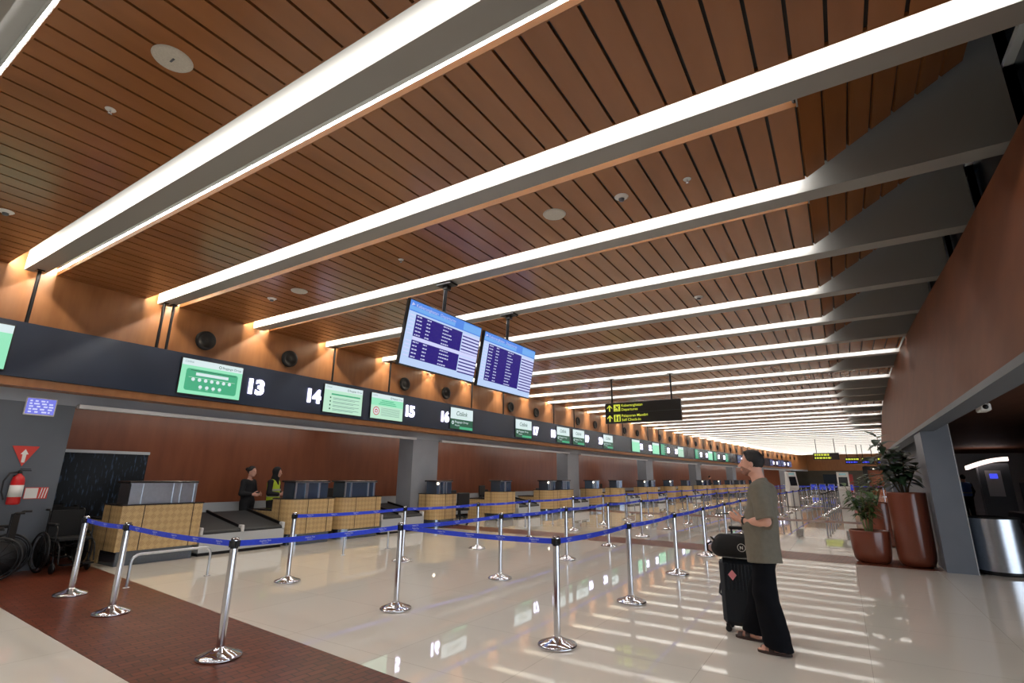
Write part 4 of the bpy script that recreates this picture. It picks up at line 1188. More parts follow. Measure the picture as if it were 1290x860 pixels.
for i in range(12):
    a = i * 2 * PI / 12 + rr.uniform(-.3, .3); R_ = rr.uniform(.15, .40); hh = rr.uniform(.60, 1.05)
    if math.cos(a) > 0: R_ *= 1 - .45 * math.cos(a)
    pts = [(.05 * math.cos(a), .05 * math.sin(a), 0)] + [(.05 * math.cos(a) + R_ * math.cos(a) * q ** 1.4, .05 * math.sin(a) + R_ * math.sin(a) * q ** 1.4, hh * q) for q in (.3, .6, 1.0)]
    ms.tube(pts, [.012, .01, .008, .004], 6)
    for j in range(16):
        q = .42 + .58 * j / 15; k = 1 if q < .6 else 2
        p = Vector(pts[k]).lerp(Vector(pts[k + 1]), (q - (.3 if k == 1 else .6)) / (.3 if k == 1 else .4))
        b = j * 2.4 + rr.uniform(-.5, .5); el = rr.uniform(-.2, .6)
        L_ = rr.uniform(.16, .26); dx = math.cos(b)
        if p.x + dx * L_ > .30: dx = -abs(dx)
        leaf(ml, p, (dx * math.cos(el), math.sin(b) * math.cos(el), math.sin(el)), (0, 0, 1), L_, rr.uniform(.055, .09), droop=rr.uniform(.2, .6))
ms.build('stem', M['stem'], t); ml.build('foliage', M['leaf2'], t)
t = thing('leafy_plant', 'dark bushy plant in the half hidden planter behind', 'plant', (0.62, 15.6, 0.94))
ms, ml = MB(), MB()
for i in range(7):
    a = i * 2 * PI / 7; R_ = rr.uniform(.1, .35); hh = rr.uniform(.5, .9)
    pts = [(0, 0, 0), (R_ * .4 * math.cos(a), R_ * .4 * math.sin(a), hh * .5), (R_ * math.cos(a), R_ * math.sin(a), hh)]
    ms.tube(pts, [.012, .008, .004], 6)
    for j in range(14):
        p = Vector(pts[1]).lerp(Vector(pts[2]), j / 13); b = j * 2.4
        if p.z < .3: continue
        leaf(ml, p, (math.cos(b), math.sin(b), rr.uniform(-.1, .5)), (0, 0, 1), rr.uniform(.14, .24), rr.uniform(.05, .08), droop=.4)
ms.build('stem', M['stem'], t); ml.build('foliage', M['leaf'], t)

# ---------------------------------------------------------------- right side: steel bin, camera, passage
t = thing('steel_bin', 'large round stainless steel bin right of the grey column', 'bin', (2.10, 12.35, 0))
m = MB(); m.lathe([(0.36, 0.06), (0.36, 0.90)], 48, caps=False); m.build('drum', M['steel'], t)
m = MB(); m.lathe([(0.0, 0), (0.345, 0.0), (0.345, 0.06), (0.0, 0.06)], 40); m.build('base_ring', M['black'], t)
m = MB(); m.lathe([(0.362, 0.895), (0.366, 0.905), (0.362, 0.92), (0.30, 0.925), (0.28, 0.86), (0.0, 0.86)], 48); m.build('rim', M['black'], t)
t = thing('ceiling_camera', 'white security camera hanging from the dark passage ceiling at the right', 'camera', B(1.76, 9.35, 2.9))
m = MB(); m.rbox(-0.06, 0.06, -0.14, 0.14, -0.46, -0.36, 0.015); m.build('housing', M['white'], t)
m = MB(); m.tube([(0, 0, 0), (0, 0, -0.37)], 0.02, 10); m.lathe([(0.05, -0.004), (0.05, 0.0)], 14); m.build('bracket', M['steel'], t)
m = MB(); m.lathe([(0, -0.01), (0.03, -0.01), (0.032, 0.005), (0, 0.005)], 16); m.xf(Matrix.Translation((0, -0.14, -0.41)) @ Matrix.Rotation(PI / 2, 4, 'X')); m.build('lens', M['black'], t)

M['canopy'] = emat('canopy_light', rgb(255, 226, 215), 1.4)
t = thing('lit_kiosk', 'pale service booth with a curved glowing canopy in the side passage', 'booth', (5.15, 29.5, 0))
m = MB(); n = 14; pts = []
for q in range(n + 1):
    a = PI * .92 - PI * .46 * q / n; pts.append((-0.55 + 1.35 * q / n, 0, 1.98 + 0.36 * math.sin(PI * .5 * q / n)))
vs = []
for p in pts: vs += [(p[0], -0.1, p[2]), (p[0], 0.5, p[2]), (p[0], 0.5, p[2] + .16), (p[0], -0.1, p[2] + .16)]
fs = [(0, 1, 2, 3), tuple(4 * n + r for r in (3, 2, 1, 0))]
for i in range(n):
    for r in range(4): fs.append((4 * i + r, 4 * i + 4 + r, 4 * i + 4 + (r + 1) % 4, 4 * i + (r + 1) % 4))
m.add(vs, fs); m.build('canopy', M['canopy'], t)
m = MB(); m.box(-0.2, 0.8, 0.1, 0.5, 0, 2.25); m.build('booth_wall', M['lintel'], t)
m = MB(); m.box(0.0, 0.5, 0.08, 0.1, 0.9, 1.95, 0); m.build('panel', M['rail'], t)
m = MB(); m.box(0.12, 0.38, 0.07, 0.08, 1.62, 1.82, 0); m.build('screen', M['sign_blue'], t)
t = thing('baggage_scanner', 'dark bulky baggage scanner standing in the side passage', 'scanner', (5.35, 22.5, 0))
m = MB(); m.rbox(-0.55, 0.55, -0.7, 0.7, 0.5, 1.55, 0.08); m.build('housing', M['black'], t)
m = MB(); m.rbox(-0.8, 0.4, -1.6, 1.6, 0.25, 0.55, 0.04); m.build('conveyor_bed', M['rubber'], t)
m = MB(); m.box(-0.35, 0.35, -0.71, -0.70, 0.6, 1.25); m.build('tunnel_flap', M['bagcloth'], t)
for sx in (-0.7, 0.3):
    for sy in (-1.4, 1.4): m = MB(); m.box(sx - .05, sx + .05, sy - .05, sy + .05, 0, 0.27); m.build('leg', M['darkmetal'], t)
# self check-in kiosks and far end things
def kiosk(label, x, s, rz):
    t = thing('self_service_kiosk', label, 'kiosk', B(x, s, 0), heading(s) + rz, 'white self-service kiosks')
    m = MB(); prof = [(-0.28, 0.03), (0.25, 0.03), (0.22, 0.9), (0.30, 1.05), (0.12, 1.93), (-0.02, 1.93), (-0.12, 1.0)]
    m.extrude([(a, b) for a, b in prof], -0.28, 0.28, f=lambda a, b, c: (c, -a, b)); m.build('housing', M['white'], t)
    m = MB(); m.box(-0.24, 0.24, -0.26, -0.2, 0, 0.03); m.box(-0.24, 0.24, 0.2, 0.26, 0, 0.03); m.build('foot', M['black'], t)
    m = MB(); m.quad((-0.21, -0.285, 1.16), (0.21, -0.285, 1.16), (0.21, -0.185, 1.66), (-0.21, -0.185, 1.66)); m.build('screen', M['glassdark'], t)
    m = MB(); m.quad((-0.16, -0.165, 1.76), (0.16, -0.165, 1.76), (0.16, -0.145, 1.86), (-0.16, -0.145, 1.86)); m.build('sign_plate', M['scr_text'], t)
kiosk('white self-service kiosk seen square on, left of the planters', -0.55, 34.6, 0.0)
kiosk('white self-service kiosk turned sideways behind the waiting man', -3.1, 34.0, 0.7)
t = thing('entrance_portal', 'dark portal booth at the far end left of the planters', 'booth', B(0.2, 66, 0), heading(66))
m = MB(); m.box(-1.9, -1.5, 0, 0.4, 0, 2.9); m.box(1.6, 2.0, 0, 0.4, 0, 2.9); m.box(-1.9, 2.0, 0, 0.4, 2.5, 2.9); m.build('frame', M['black'], t)
m = MB(); m.box(-1.5, 1.6, 0.3, 0.36, 0, 2.5); m.build('back_panel', M['backwood'], t)
m = MB(); m.lathe([(0, -0.05), (0.1, -0.03), (0.1, 0.03), (0, 0.05)], 14); m.xf(Matrix.Translation((-0.9, -0.05, 2.62))); m.build('lamp', M['lampwhite'], t)
for i, (x, s, c, lab) in enumerate([(-5.2, 70, 'glassdark', 'far dark green glass door panel under the end wall'), (-3.6, 70, 'dullred', 'far red banner stand at the end of the hall')]):
    t = thing('banner_stand' if i else 'glass_screen', lab, 'banner' if i else 'screen', B(x, s, 0), heading(s))
    m = MB(); m.box(-0.4 - .5 * (1 - i), 0.4 + .5 * (1 - i), 0, 0.05, 0.06, 2.1); m.build('panel', M[c], t)
    m = MB(); m.box(-0.45, 0.45, -0.15, 0.2, 0, 0.06); m.build('foot', M['black'], t)

# row of blue luggage trolleys near the far end
def trolley():
    t = thing('luggage_trolley', 'x', 'trolley', (0, 0, 0), 0, 'blue luggage trolleys near the far end')
    m = MB(); m.box(-0.3, 0.3, -0.45, 0.45, 0.16, 0.20); m.build('platform', M['steel'], t)
    m = MB(); m.rbox(-0.3, 0.3, -0.49, -0.44, 0.42, 0.98, 0.01); m.build('panel', M['beltblue'], t)
    m = MB(); m.tube([(-0.28, -0.42, 0.2), (-0.28, -0.52, 1.05), (0.28, -0.52, 1.05), (0.28, -0.42, 0.2)], 0.018, 8); m.build('handle_frame', M['steel'], t)
    for x, y in ((-.26, -.38), (.26, -.38), (0, .4)):
        m = MB(); m.lathe([(0, -.025), (.08, -.025), (.08, .025), (0, .025)], 14); m.xf(Matrix.Translation((x, y, .08)) @ Matrix.Rotation(PI / 2, 4, 'Y')); m.build('wheel', M['black'], t)
    return t
tr = trolley()
for i in range(5):
    p = B(-6.6 + 0.85 * i, 67, 0); lab = 'blue luggage trolley near the far end, %s of the row from the left' % ORD[i]
    if i == 0: tr.location = p; tr['label'] = lab
    else: dup(tr, lab, p)
# ---------------------------------------------------------------- people: implicit surfaces -> one continuous mesh each
def surface_nets(D, org, h):
    S = D < 0
    nx, ny, nz = D.shape
    acc = np.zeros((nx - 1, ny - 1, nz - 1, 3), np.float32); cnt = np.zeros((nx - 1, ny - 1, nz - 1), np.float32)
    cor = [(a, b, c) for a in (0, 1) for b in (0, 1) for c in (0, 1)]
    def sub(A, c): return A[c[0]:c[0] + nx - 1, c[1]:c[1] + ny - 1, c[2]:c[2] + nz - 1]
    for c in cor:
        for ax in range(3):
            if c[ax]: continue
            d = list(c); d[ax] = 1
            va, vb = sub(D, c), sub(D, d); m = (va < 0) != (vb < 0)
            t = np.where(m, va / np.where(m, va - vb, 1), 0)
            for q in range(3):
                acc[..., q] += np.where(m, c[q] + (t if q == ax else 0), 0)
            cnt += m
    act = cnt > 0
    idx = -np.ones(act.shape, np.int64); idx[act] = np.arange(act.sum())
    ii = np.argwhere(act)
    V = (ii + acc[act] / cnt[act][:, None]) * h + np.array(org)
    F = []
    for ax in range(3):
        o = [q for q in range(3) if q != ax]
        a = [slice(None)] * 3; b = [slice(None)] * 3
        a[ax] = slice(0, -1); b[ax] = slice(1, None)
        fl = S[tuple(a)] != S[tuple(b)]
        pos = np.argwhere(fl)
        ok = np.all([(pos[:, q] > 0) & (pos[:, q] < D.shape[q] - 1) for q in o], axis=0); pos = pos[ok]
        ins = S[tuple(a)][tuple(pos.T)]
        e1 = np.zeros(3, int); e1[o[0]] = 1; e2 = np.zeros(3, int); e2[o[1]] = 1
        q0 = idx[tuple((pos - e1 - e2).T)]; q1 = idx[tuple((pos - e2).T)]; q2 = idx[tuple(pos.T)]; q3 = idx[tuple((pos - e1).T)]
        quad = np.stack([q0, q1, q2, q3], 1)
        flip = ins if ax != 1 else ~ins
        quad[~flip] = quad[~flip][:, ::-1]
        F.append(quad)
    F = np.concatenate(F)
    F = F[(F >= 0).all(1)]
    return V, F
class SDF:
    def __init__(self, lo, hi, h):
        self.h = h; self.lo = np.array(lo, float)
        n = np.ceil((np.array(hi) - self.lo) / h).astype(int) + 1
        self.n = n
        self.ax = [self.lo[q] + h * np.arange(n[q]) for q in range(3)]
        self.D = np.full(n, 1.0, np.float32)
    def _sub(self, lo, hi):
        s = []
        for q in range(3):
            a = int(max(0, math.floor((lo[q] - self.lo[q]) / self.h))); b = int(min(self.n[q], math.ceil((hi[q] - self.lo[q]) / self.h) + 1))
            if b <= a: return None, None
            s.append(slice(a, b))
        P = np.meshgrid(self.ax[0][s[0]], self.ax[1][s[1]], self.ax[2][s[2]], indexing='ij')
        return tuple(s), P
    def _merge(self, s, d, k, op):
        A = self.D[s]
        if op == 'add':
            if k > 0:
                hh = np.clip(0.5 + 0.5 * (A - d) / k, 0, 1)
                A[:] = A * (1 - hh) + d * hh - k * hh * (1 - hh)
            else: np.minimum(A, d, out=A)
        elif op == 'cut': np.maximum(A, -d, out=A)
    def cap(self, a, b, ra, rb, k=0.02, sc=(1, 1, 1), op='add'):
        a, b = np.array(a, float), np.array(b, float); sc = np.array(sc, float)
        r = max(ra, rb) / sc.min() * 1.0 + 0.06
        lo = np.minimum(a, b) - max(ra, rb) * sc - 0.06; hi = np.maximum(a, b) + max(ra, rb) * sc + 0.06
        s, P = self._sub(lo, hi)
        if s is None: return self
        ba = (b - a) / sc; L = max(1e-9, ba @ ba)
        p = [(P[q] - a[q]) / sc[q] for q in range(3)]
        t = np.clip((p[0] * ba[0] + p[1] * ba[1] + p[2] * ba[2]) / L, 0, 1)
        d = np.sqrt(sum((p[q] - t * ba[q]) ** 2 for q in range(3))) - (ra + (rb - ra) * t)
        self._merge(s, (d * sc.min()).astype(np.float32), k, op)
        return self
    def chain(self, pts, rad, k=0.02, sc=(1, 1, 1)):
        for i in range(len(pts) - 1): self.cap(pts[i], pts[i + 1], rad[i], rad[i + 1], k, sc)
        return self
    def ell(self, c, r, k=0.02, op='add'):
        c, r = np.array(c, float), np.array(r, float)
        s, P = self._sub(c - r - 0.06, c + r + 0.06)
        if s is None: return self
        d = (np.sqrt(sum(((P[q] - c[q]) / r[q]) ** 2 for q in range(3))) - 1) * r.min()
        self._merge(s, d.astype(np.float32), k, op)
        return self
    def plane(self, p, n):
        """remove what lies on the side the normal points to"""
        n = np.array(n, float); n /= np.linalg.norm(n)
        G = np.meshgrid(*self.ax, indexing='ij')
        d = sum((G[q] - p[q]) * n[q] for q in range(3))
        np.maximum(self.D, d.astype(np.float32), out=self.D)
        return self
    def wave(self, f):
        G = np.meshgrid(*self.ax, indexing='ij')
        self.D += f(*G).astype(np.float32)
        return self
    def build(self, name, mat, parent=None):
        V, F = surface_nets(self.D, self.lo, self.h)
        me = bpy.data.meshes.new(name)
        me.from_pydata(V.tolist(), [], F.tolist()); me.materials.append(mat)
        me.polygons.foreach_set('use_smooth', [True] * len(me.polygons)); me.validate(); me.update()
        o = bpy.data.objects.new(name, me); COL.objects.link(o)
        if parent is not None: o.parent = parent
        return o

def head_prims(S, c, fwd=0.0, lift=0.0, scale=1.0, k=0.018):
    """head with face looking along +x turned by fwd and lifted; c = head centre"""
    R = Matrix.Rotation(fwd, 3, 'Z') @ Matrix.Rotation(-lift, 3, 'Y')
    def p(x, y, z): return tuple(Vector(c) + R @ Vector((x, y, z)) * scale)
    e = scale
    S.ell(p(-0.012, 0, 0.028), (0.100 * e, 0.078 * e, 0.098 * e), k)            # skull
    S.ell(p(0.022, 0, -0.030), (0.074 * e, 0.062 * e, 0.090 * e), k)            # face
    S.cap(p(0.045, 0, -0.098), p(0.066, 0, -0.098), 0.030 * e, 0.022 * e, k)    # chin
    S.cap(p(-0.01, 0.052, -0.065), p(0.05, 0.024, -0.098), 0.022 * e, 0.018 * e, k); S.cap(p(-0.01, -0.052, -0.065), p(0.05, -0.024, -0.098), 0.022 * e, 0.018 * e, k)
    S.cap(p(0.082, 0.032, 0.014), p(0.088, -0.032, 0.014), 0.012 * e, 0.012 * e, 0.012)   # brow
    S.cap(p(0.092, 0, 0.004), p(0.116, 0, -0.038), 0.009 * e, 0.013 * e, 0.010)      # nose
    S.cap(p(0.104, 0.011, -0.041), p(0.104, -0.011, -0.041), 0.009 * e, 0.009 * e, 0.006)
    S.cap(p(0.092, 0.018, -0.064), p(0.092, -0.018, -0.064), 0.008 * e, 0.008 * e, 0.006)  # lips
    S.cap(p(0.090, 0.016, -0.074), p(0.090, -0.016, -0.074), 0.008 * e, 0.008 * e, 0.006)
    for s in (-1, 1):
        S.ell(p(0.074, 0.031 * s, -0.003), (0.013 * e, 0.016 * e, 0.011 * e), 0.004, 'cut')   # sockets
        S.ell(p(0.072, 0.031 * s, -0.004), (0.013 * e, 0.014 * e, 0.010 * e), 0.003)          # eyes
        S.ell(p(-0.012, 0.078 * s, -0.012), (0.019 * e, 0.010 * e, 0.032 * e), 0.006)         # ears
    return p
def hand_prims(S, wrist, d, nrm, thumb, curl=0.6, L=0.185, spread=1.0):
    """palm and five separate fingers; d = pointing direction, nrm = palm normal (fingers curl towards it), thumb = side of the thumb"""
    d = Vector(d).normalized(); nrm = (Vector(nrm) - d * d.dot(Vector(nrm))).normalized(); th = (Vector(thumb) - d * d.dot(Vector(thumb)) - nrm * nrm.dot(Vector(thumb))).normalized()
    w = Vector(wrist)
    pal = w + d * 0.05
    for q in (-0.026, -0.009, 0.009, 0.026):
        S.cap(tuple(w + d * 0.012 + th * q * .6), tuple(w + d * 0.088 + th * q), 0.016, 0.0125, 0.010)
    for i, (q, l) in enumerate(((0.031, 0.072), (0.0105, 0.080), (-0.0105, 0.075), (-0.030, 0.058))):
        p = w + d * 0.088 + th * q
        dd = d.copy()
        for j, (f, r0, r1) in enumerate(((0.45, 0.0098, 0.0090), (0.32, 0.0090, 0.0084), (0.23, 0.0084, 0.0074))):
            ang = curl * (0.5 + 0.5 * j)
            dd = (dd * math.cos(ang) + nrm * math.sin(ang)).normalized()
            p2 = p + dd * l * f
            S.cap(tuple(p), tuple(p2), r0, r1, 0.004); p = p2
    p = w + d * 0.03 + th * 0.026
    dd = (d * 0.62 + th * 0.68 + nrm * 0.35).normalized()
    for f, r0, r1 in ((0.040, 0.015, 0.0115), (0.032, 0.0115, 0.0100), (0.026, 0.0100, 0.0085)):
        p2 = p + dd * f; S.cap(tuple(p), tuple(p2), r0, r1, 0.006); p = p2
        dd = (dd + d * 0.35 + nrm * .1).normalized()

# ---- the man with the suitcase.  local +x = the way he faces, +y = his left
man = thing('person', 'man in olive t-shirt and black trousers standing with a phone beside a black suitcase', 'person', (-0.745, 5.76, 0), math.radians(176))
HC = (0.020, 0.0, 1.672)
SHL, ELL_, WRL = (-0.045, 0.185, 1.425), (-0.105, 0.262, 1.135), (0.135, 0.115, 1.115)
SHR, ELR, WRR = (-0.035, -0.185, 1.425), (-0.05, -0.262, 1.15), (0.165, -0.105, 1.12)
HIPL, KNL, ANL = (-0.01, 0.085, 0.86), (0.01, 0.125, 0.49), (-0.085, 0.145, 0.085)
HIPR, KNR, ANR = (-0.005, -0.085, 0.86), (0.095, -0.125, 0.49), (0.185, -0.160, 0.085)
S = SDF((-0.34, -0.36, -0.02), (0.46, 0.36, 1.86), 0.0062)
hp_ = head_prims(S, HC, 0.0, 0.10)
S.cap((-0.040, 0, 1.44), (-0.008, 0, 1.60), 0.066, 0.058, 0.03)                         # neck
S.cap((-0.05, 0.10, 1.41), (-0.05, -0.10, 1.41), 0.085, 0.085, 0.04)
S.cap((-0.035, 0, 1.30), (0.0, 0, 1.02), 0.135, 0.13, 0.05, (0.85, 1.1, 1))
S.cap((-0.01, 0.04, 0.92), (-0.01, -0.04, 0.92), 0.105, 0.105, 0.05)
for sh, el, wr in ((SHL, ELL_, WRL), (SHR, ELR, WRR)):
    S.chain([sh, el], [0.055, 0.043], 0.02)
    m_ = tuple(el[q] + (wr[q] - el[q]) * .3 for q in range(3))
    S.chain([el, m_, wr], [0.042, 0.044, 0.029], 0.015)
hand_prims(S, WRL, (0.80, -0.42, 0.20), (0.15, -0.35, 0.55), (0.3, -0.2, 0.9), 0.42)
hand_prims(S, WRR, (0.82, 0.42, 0.10), (0.1, 0.5, 0.5), (0.3, 0.2, 0.9), 0.55)
for hp2, kn, an in ((HIPL, KNL, ANL), (HIPR, KNR, ANR)):
    S.chain([hp2, kn, an], [0.080, 0.055, 0.040], 0.02)
    S.cap(an, (an[0] - 0.02, an[1], 0.045), 0.040, 0.034, 0.02)
    t_ = (an[0] + 0.135, an[1] + (0.02 if an[1] > 0 else -0.02), 0.036)
    S.cap((an[0] - 0.02, an[1], 0.045), t_, 0.034, 0.026, 0.02, (1, 1.25, 1))
    for q in range(5):
        yy = t_[1] + (-0.034 + 0.017 * q) * (1 if an[1] < 0 else -1)
        S.cap((t_[0] - 0.01, yy, 0.034), (t_[0] + 0.038 - 0.006 * q, yy, 0.031), 0.0115, 0.0095, 0.003)
S.build('body', M['skin'], man)
# hair: cap over the skull, short at the sides
S = SDF((-0.16, -0.12, 1.54), (0.18, 0.12, 1.83), 0.005)
R_h = lambda x, y, z: hp_(x, y, z)
S.ell(R_h(-0.014, 0, 0.031), (0.106, 0.084, 0.102), 0)
S.ell(R_h(0.02, 0, 0.100), (0.062, 0.058, 0.026), 0.02)
c0 = R_h(0.062, 0, 0.055)
S.plane(R_h(0.056, 0, 0.070), (0.90, 0, -0.44))
S.plane(R_h(-0.02, 0, -0.050), (0.28, 0, -0.96))
S.ell(R_h(0.06, 0, -0.03), (0.085, 0.2, 0.062), 0, 'cut')
S.wave(lambda x, y, z: 0.0016 * np.sin(x * 260 + 3 * np.sin(z * 120)) * np.sin(y * 240 + 40 * z))
S.build('hair', M['hair'], man)
S = SDF((-0.08, -0.12, 1.50), (0.18, 0.12, 1.68), 0.005)
S.ell(R_h(0.022, 0, -0.030), (0.0752, 0.0632, 0.0912), 0)
S.cap(R_h(0.045, 0, -0.098), R_h(0.066, 0, -0.098), 0.0315, 0.0235, 0.018)
for s in (-1, 1): S.cap(R_h(-0.01, 0.052 * s, -0.065), R_h(0.05, 0.024 * s, -0.098), 0.0235, 0.0195, 0.018)
S.cap(R_h(0.094, 0.02, -0.054), R_h(0.094, -0.02, -0.054), 0.0065, 0.0065, 0.006)
S.plane(R_h(0.02, 0, -0.058), (-0.42, 0, 0.91)); S.plane(R_h(0.004, 0, 0), (-1, 0, 0.25))
S.ell(R_h(0.098, 0, -0.069), (0.018, 0.022, 0.011), 0, 'cut')
S.build('beard', M['stubble'], man)
m = MB()
for s in (-1, 1):
    for (a, r, mt) in ((0.0835, 0.0062, 0),):
        m.lathe([(0, 0), (r, 0.0015), (0, 0.003)], 10); m.xf(Matrix.Translation(R_h(a, 0.031 * s, -0.004)) @ Matrix.Rotation(PI / 2, 4, 'Y'), len(m.v) - 30)
    pts = [R_h(0.092 - abs(q) * .006 - 0.004, s * (0.031 + q * 0.016), 0.021 + 0.004 * (1 - q * q)) for q in (-1, -.4, .3, 1)]
    m.tube(pts, [0.003, 0.0042, 0.004, 0.002], 6)
m.build('eyes_and_brows', M['hair'], man)
# shirt
S = SDF((-0.36, -0.40, 0.60), (0.30, 0.40, 1.54), 0.0075)
S.cap((-0.060, 0.125, 1.405), (-0.060, -0.125, 1.405), 0.092, 0.092, 0.03)
S.cap((-0.045, 0, 1.44), (-0.04, 0, 1.475), 0.098, 0.078, 0.03, (1, 1.05, 1))
S.cap((-0.045, 0, 1.32), (0.0, 0, 1.08), 0.160, 0.160, 0.06, (0.86, 1.15, 1))
S.cap((0.005, 0, 1.08), (-0.004, 0, 0.66), 0.162, 0.168, 0.06, (0.92, 1.25, 1))
for sh, el, y in ((SHL, ELL_, 1), (SHR, ELR, -1)):
    e2 = tuple(sh[q] + (el[q] - sh[q]) * 0.90 for q in range(3)); e3 = tuple(sh[q] + (el[q] - sh[q]) * 1.25 for q in range(3))
    S.chain([(sh[0] - .005, sh[1] - .02 * y, sh[2]), e3], [0.080, 0.084], 0.035)
S.wave(lambda x, y, z: 0.0035 * np.sin(14 * z + 9 * y + 3 * np.sin(9 * x + 5 * z)) + 0.0022 * np.sin(38 * x + 17 * z + 10 * y))
S.wave(lambda x, y, z: np.where(np.abs(y) < 0.16, 0.0, 0.0) )
G = np.meshgrid(*S.ax, indexing='ij')
for sh, el in ((SHL, ELL_), (SHR, ELR)):
    n_ = np.array(el) - np.array(sh); n_ /= np.linalg.norm(n_); e2 = np.array(sh) + (np.array(el) - np.array(sh)) * 0.93
    dd = sum((G[q] - e2[q]) * n_[q] for q in range(3))
    out = np.abs(G[1]) - 0.205
    S.D = np.maximum(S.D, np.minimum(dd, out).astype(np.float32))
zh = 0.735 + 0.02 * np.sin(6 * G[1]) + 0.05 * (0.05 - G[0])
S.D = np.maximum(S.D, (zh - G[2]).astype(np.float32))
S.cap((0.02, 0, 1.50), (-0.05, 0, 1.60), 0.070, 0.080, 0, op='cut')
del G
S.build('t_shirt', M['tshirt'], man)
# trousers
S = SDF((-0.30, -0.32, 0.0), (0.32, 0.32, 0.98), 0.0075)
S.cap((-0.008, 0.05, 0.82), (-0.008, -0.05, 0.82), 0.122, 0.122, 0.03, (1, 1.0, 1))
for hp2, kn, an in ((HIPL, KNL, ANL), (HIPR, KNR, ANR)):
    S.chain([(hp2[0], hp2[1], 0.80), (kn[0] - .01, kn[1], kn[2]), (an[0] + 0.01, an[1], 0.02)], [0.096, 0.106, 0.118], 0.03)
S.wave(lambda x, y, z: 0.004 * np.sin(30 * x + 3 * np.sin(8 * z)) * np.clip((0.9 - z) * 2, 0, 1) + 0.003 * np.sin(42 * z + 16 * x) * np.clip((0.3 - z) * 5, 0, 1))
S.plane((0, 0, 0.055), (0.12, 0, -1)); S.plane((0, 0, 0.86), (0, 0, 1))
S.build('trousers', M['trouser'], man)
for an in (ANL, ANR):
    sg = 1 if an[1] > 0 else -1
    t_ = (an[0] + 0.135, an[1] + 0.02 * sg)
    m = MB(); ol = []
    for q in range(24):
        a = 2 * PI * q / 24; x, y = math.cos(a), math.sin(a); wd = 0.049 + 0.006 * x
        ol.append(((an[0] + 0.052) + 0.142 * x, an[1] + 0.010 * sg + wd * y + 0.008 * sg * x))
    m.extrude(ol, 0.0, 0.020); o = m.build('sandal', M['sandal'], man)
    m = MB()
    for dx, rz_ in ((0.115, 0.052), (0.045, 0.075)):
        pts = [(an[0] + dx, an[1] + .010 * sg + 0.052 * math.cos(PI * q / 8), 0.012 + rz_ * math.sin(PI * q / 8)) for q in range(9)]
        for i in range(8):
            a, b = pts[i], pts[i + 1]; m.add([a, b, (b[0] + .045, b[1], b[2] - .008), (a[0] + .045, a[1], a[2] - .008)], [(0, 1, 2, 3), (3, 2, 1, 0)], 0, True)
    m.build('strap', M['sandal'], o)
m = MB(); d_ = (Vector(WRL) - Vector(ELL_)).normalized(); c_ = Vector(WRL) - d_ * 0.025
m.lathe([(0.0335, -0.012), (0.0365, -0.012), (0.0365, 0.012), (0.0335, 0.012), (0.0335, -0.012)], 24, caps=False); m.lathe([(0.0, 0.0), (0.0, 0.0)], 3, caps=False)
m.box(-0.018, 0.018, 0.030, 0.042, -0.018, 0.018)
m.xf(Matrix.Translation(c_) @ d_.to_track_quat('Z', 'Y').to_matrix().to_4x4()); m.build('wristwatch', M['black'], man)

# phone held in his hands
def man_pt(p): return man.matrix_world @ Vector(p)
bpy.context.view_layer.update()
m = MB(); m.rbox(-0.075, 0.075, -0.037, 0.037, -0.0045, 0.0045, 0.003)
ph = m.build('phone', M['black'], None, man_pt((0.345, 0.0, 1.170)), math.radians(176)); ph.rotation_euler = (0.1, 0.10, math.radians(176))
tag(ph, 'dark phone held flat in the hands of the man in olive', 'phone')
m = MB(); m.box(-0.068, 0.068, -0.033, 0.033, 0.0046, 0.0050); m.build('screen', M['glassdark'], ph)

# suitcase, bag on top
case = thing('suitcase', 'dark ribbed hard-shell suitcase standing beside the man in olive', 'suitcase', (-1.02, 6.20, 0), 0.03)
m = MB(); m.rbox(-0.22, 0.22, -0.135, 0.135, 0.065, 0.71, 0.045); m.build('shell', M['case'], case)
m = MB()
for i in range(11):
    x = -0.165 + 0.033 * i; m.rbox(x - .009, x + .009, -0.142, -0.130, 0.40, 0.66, 0.004); m.rbox(x - .009, x + .009, 0.130, 0.142, 0.12, 0.66, 0.004)
m.build('ribs', M['case'], case)
m = MB(); m.box(-0.224, 0.224, -0.006, 0.006, 0.10, 0.68); m.box(-0.19, 0.19, -.006, .006, 0.06, 0.714); m.build('zip_band', M['black'], case)
for sx in (-1, 1):
    m = MB(); m.tube([(0.085 * sx, 0.06, 0.70), (0.085 * sx, 0.06, 1.0)], 0.010, 10); m.build('handle_tube', M['black'], case)
    for sy in (-1, 1):
        m = MB(); m.lathe([(0.0, -0.016), (0.026, -0.016), (0.03, -.01), (0.03, .01), (0.026, 0.016), (0.0, 0.016)], 18); m.xf(Matrix.Translation((0.175 * sx, 0.095 * sy, 0.030)) @ Matrix.Rotation(PI / 2, 4, 'X'))
        m.box(0.175 * sx - .02, 0.175 * sx + .02, 0.095 * sy - .022, 0.095 * sy + .022, 0.05, 0.08); m.build('wheel', M['black'], case)
m = MB(); m.rbox(-0.11, 0.11, 0.04, 0.08, 0.985, 1.02, 0.01); m.build('grip', M['black'], case)
m = MB(); m.tube([(-0.222, -0.05, 0.33), (-0.245, -0.04, 0.35), (-0.245, 0.04, 0.42), (-0.222, 0.05, 0.44)], 0.011, 8); m.build('side_handle', M['black'], case)
tg = MB(); tg.tube([(0, 0, 0.14), (0, 0, 0.05)], 0.0025, 6, 1); tg.extrude([(0, -0.05), (0.042, 0.0), (0, 0.05), (-0.042, 0.0)], -0.002, 0.002, 0, f=lambda x, y, z: (x, z, y)); 
o = tg.build('luggage_tag', [M['pinktag'], M['black']], None, (-1.10, 6.035, 0.555)); tag(o, 'pink diamond luggage tag hanging from the black bag on the suitcase', 'luggage tag')
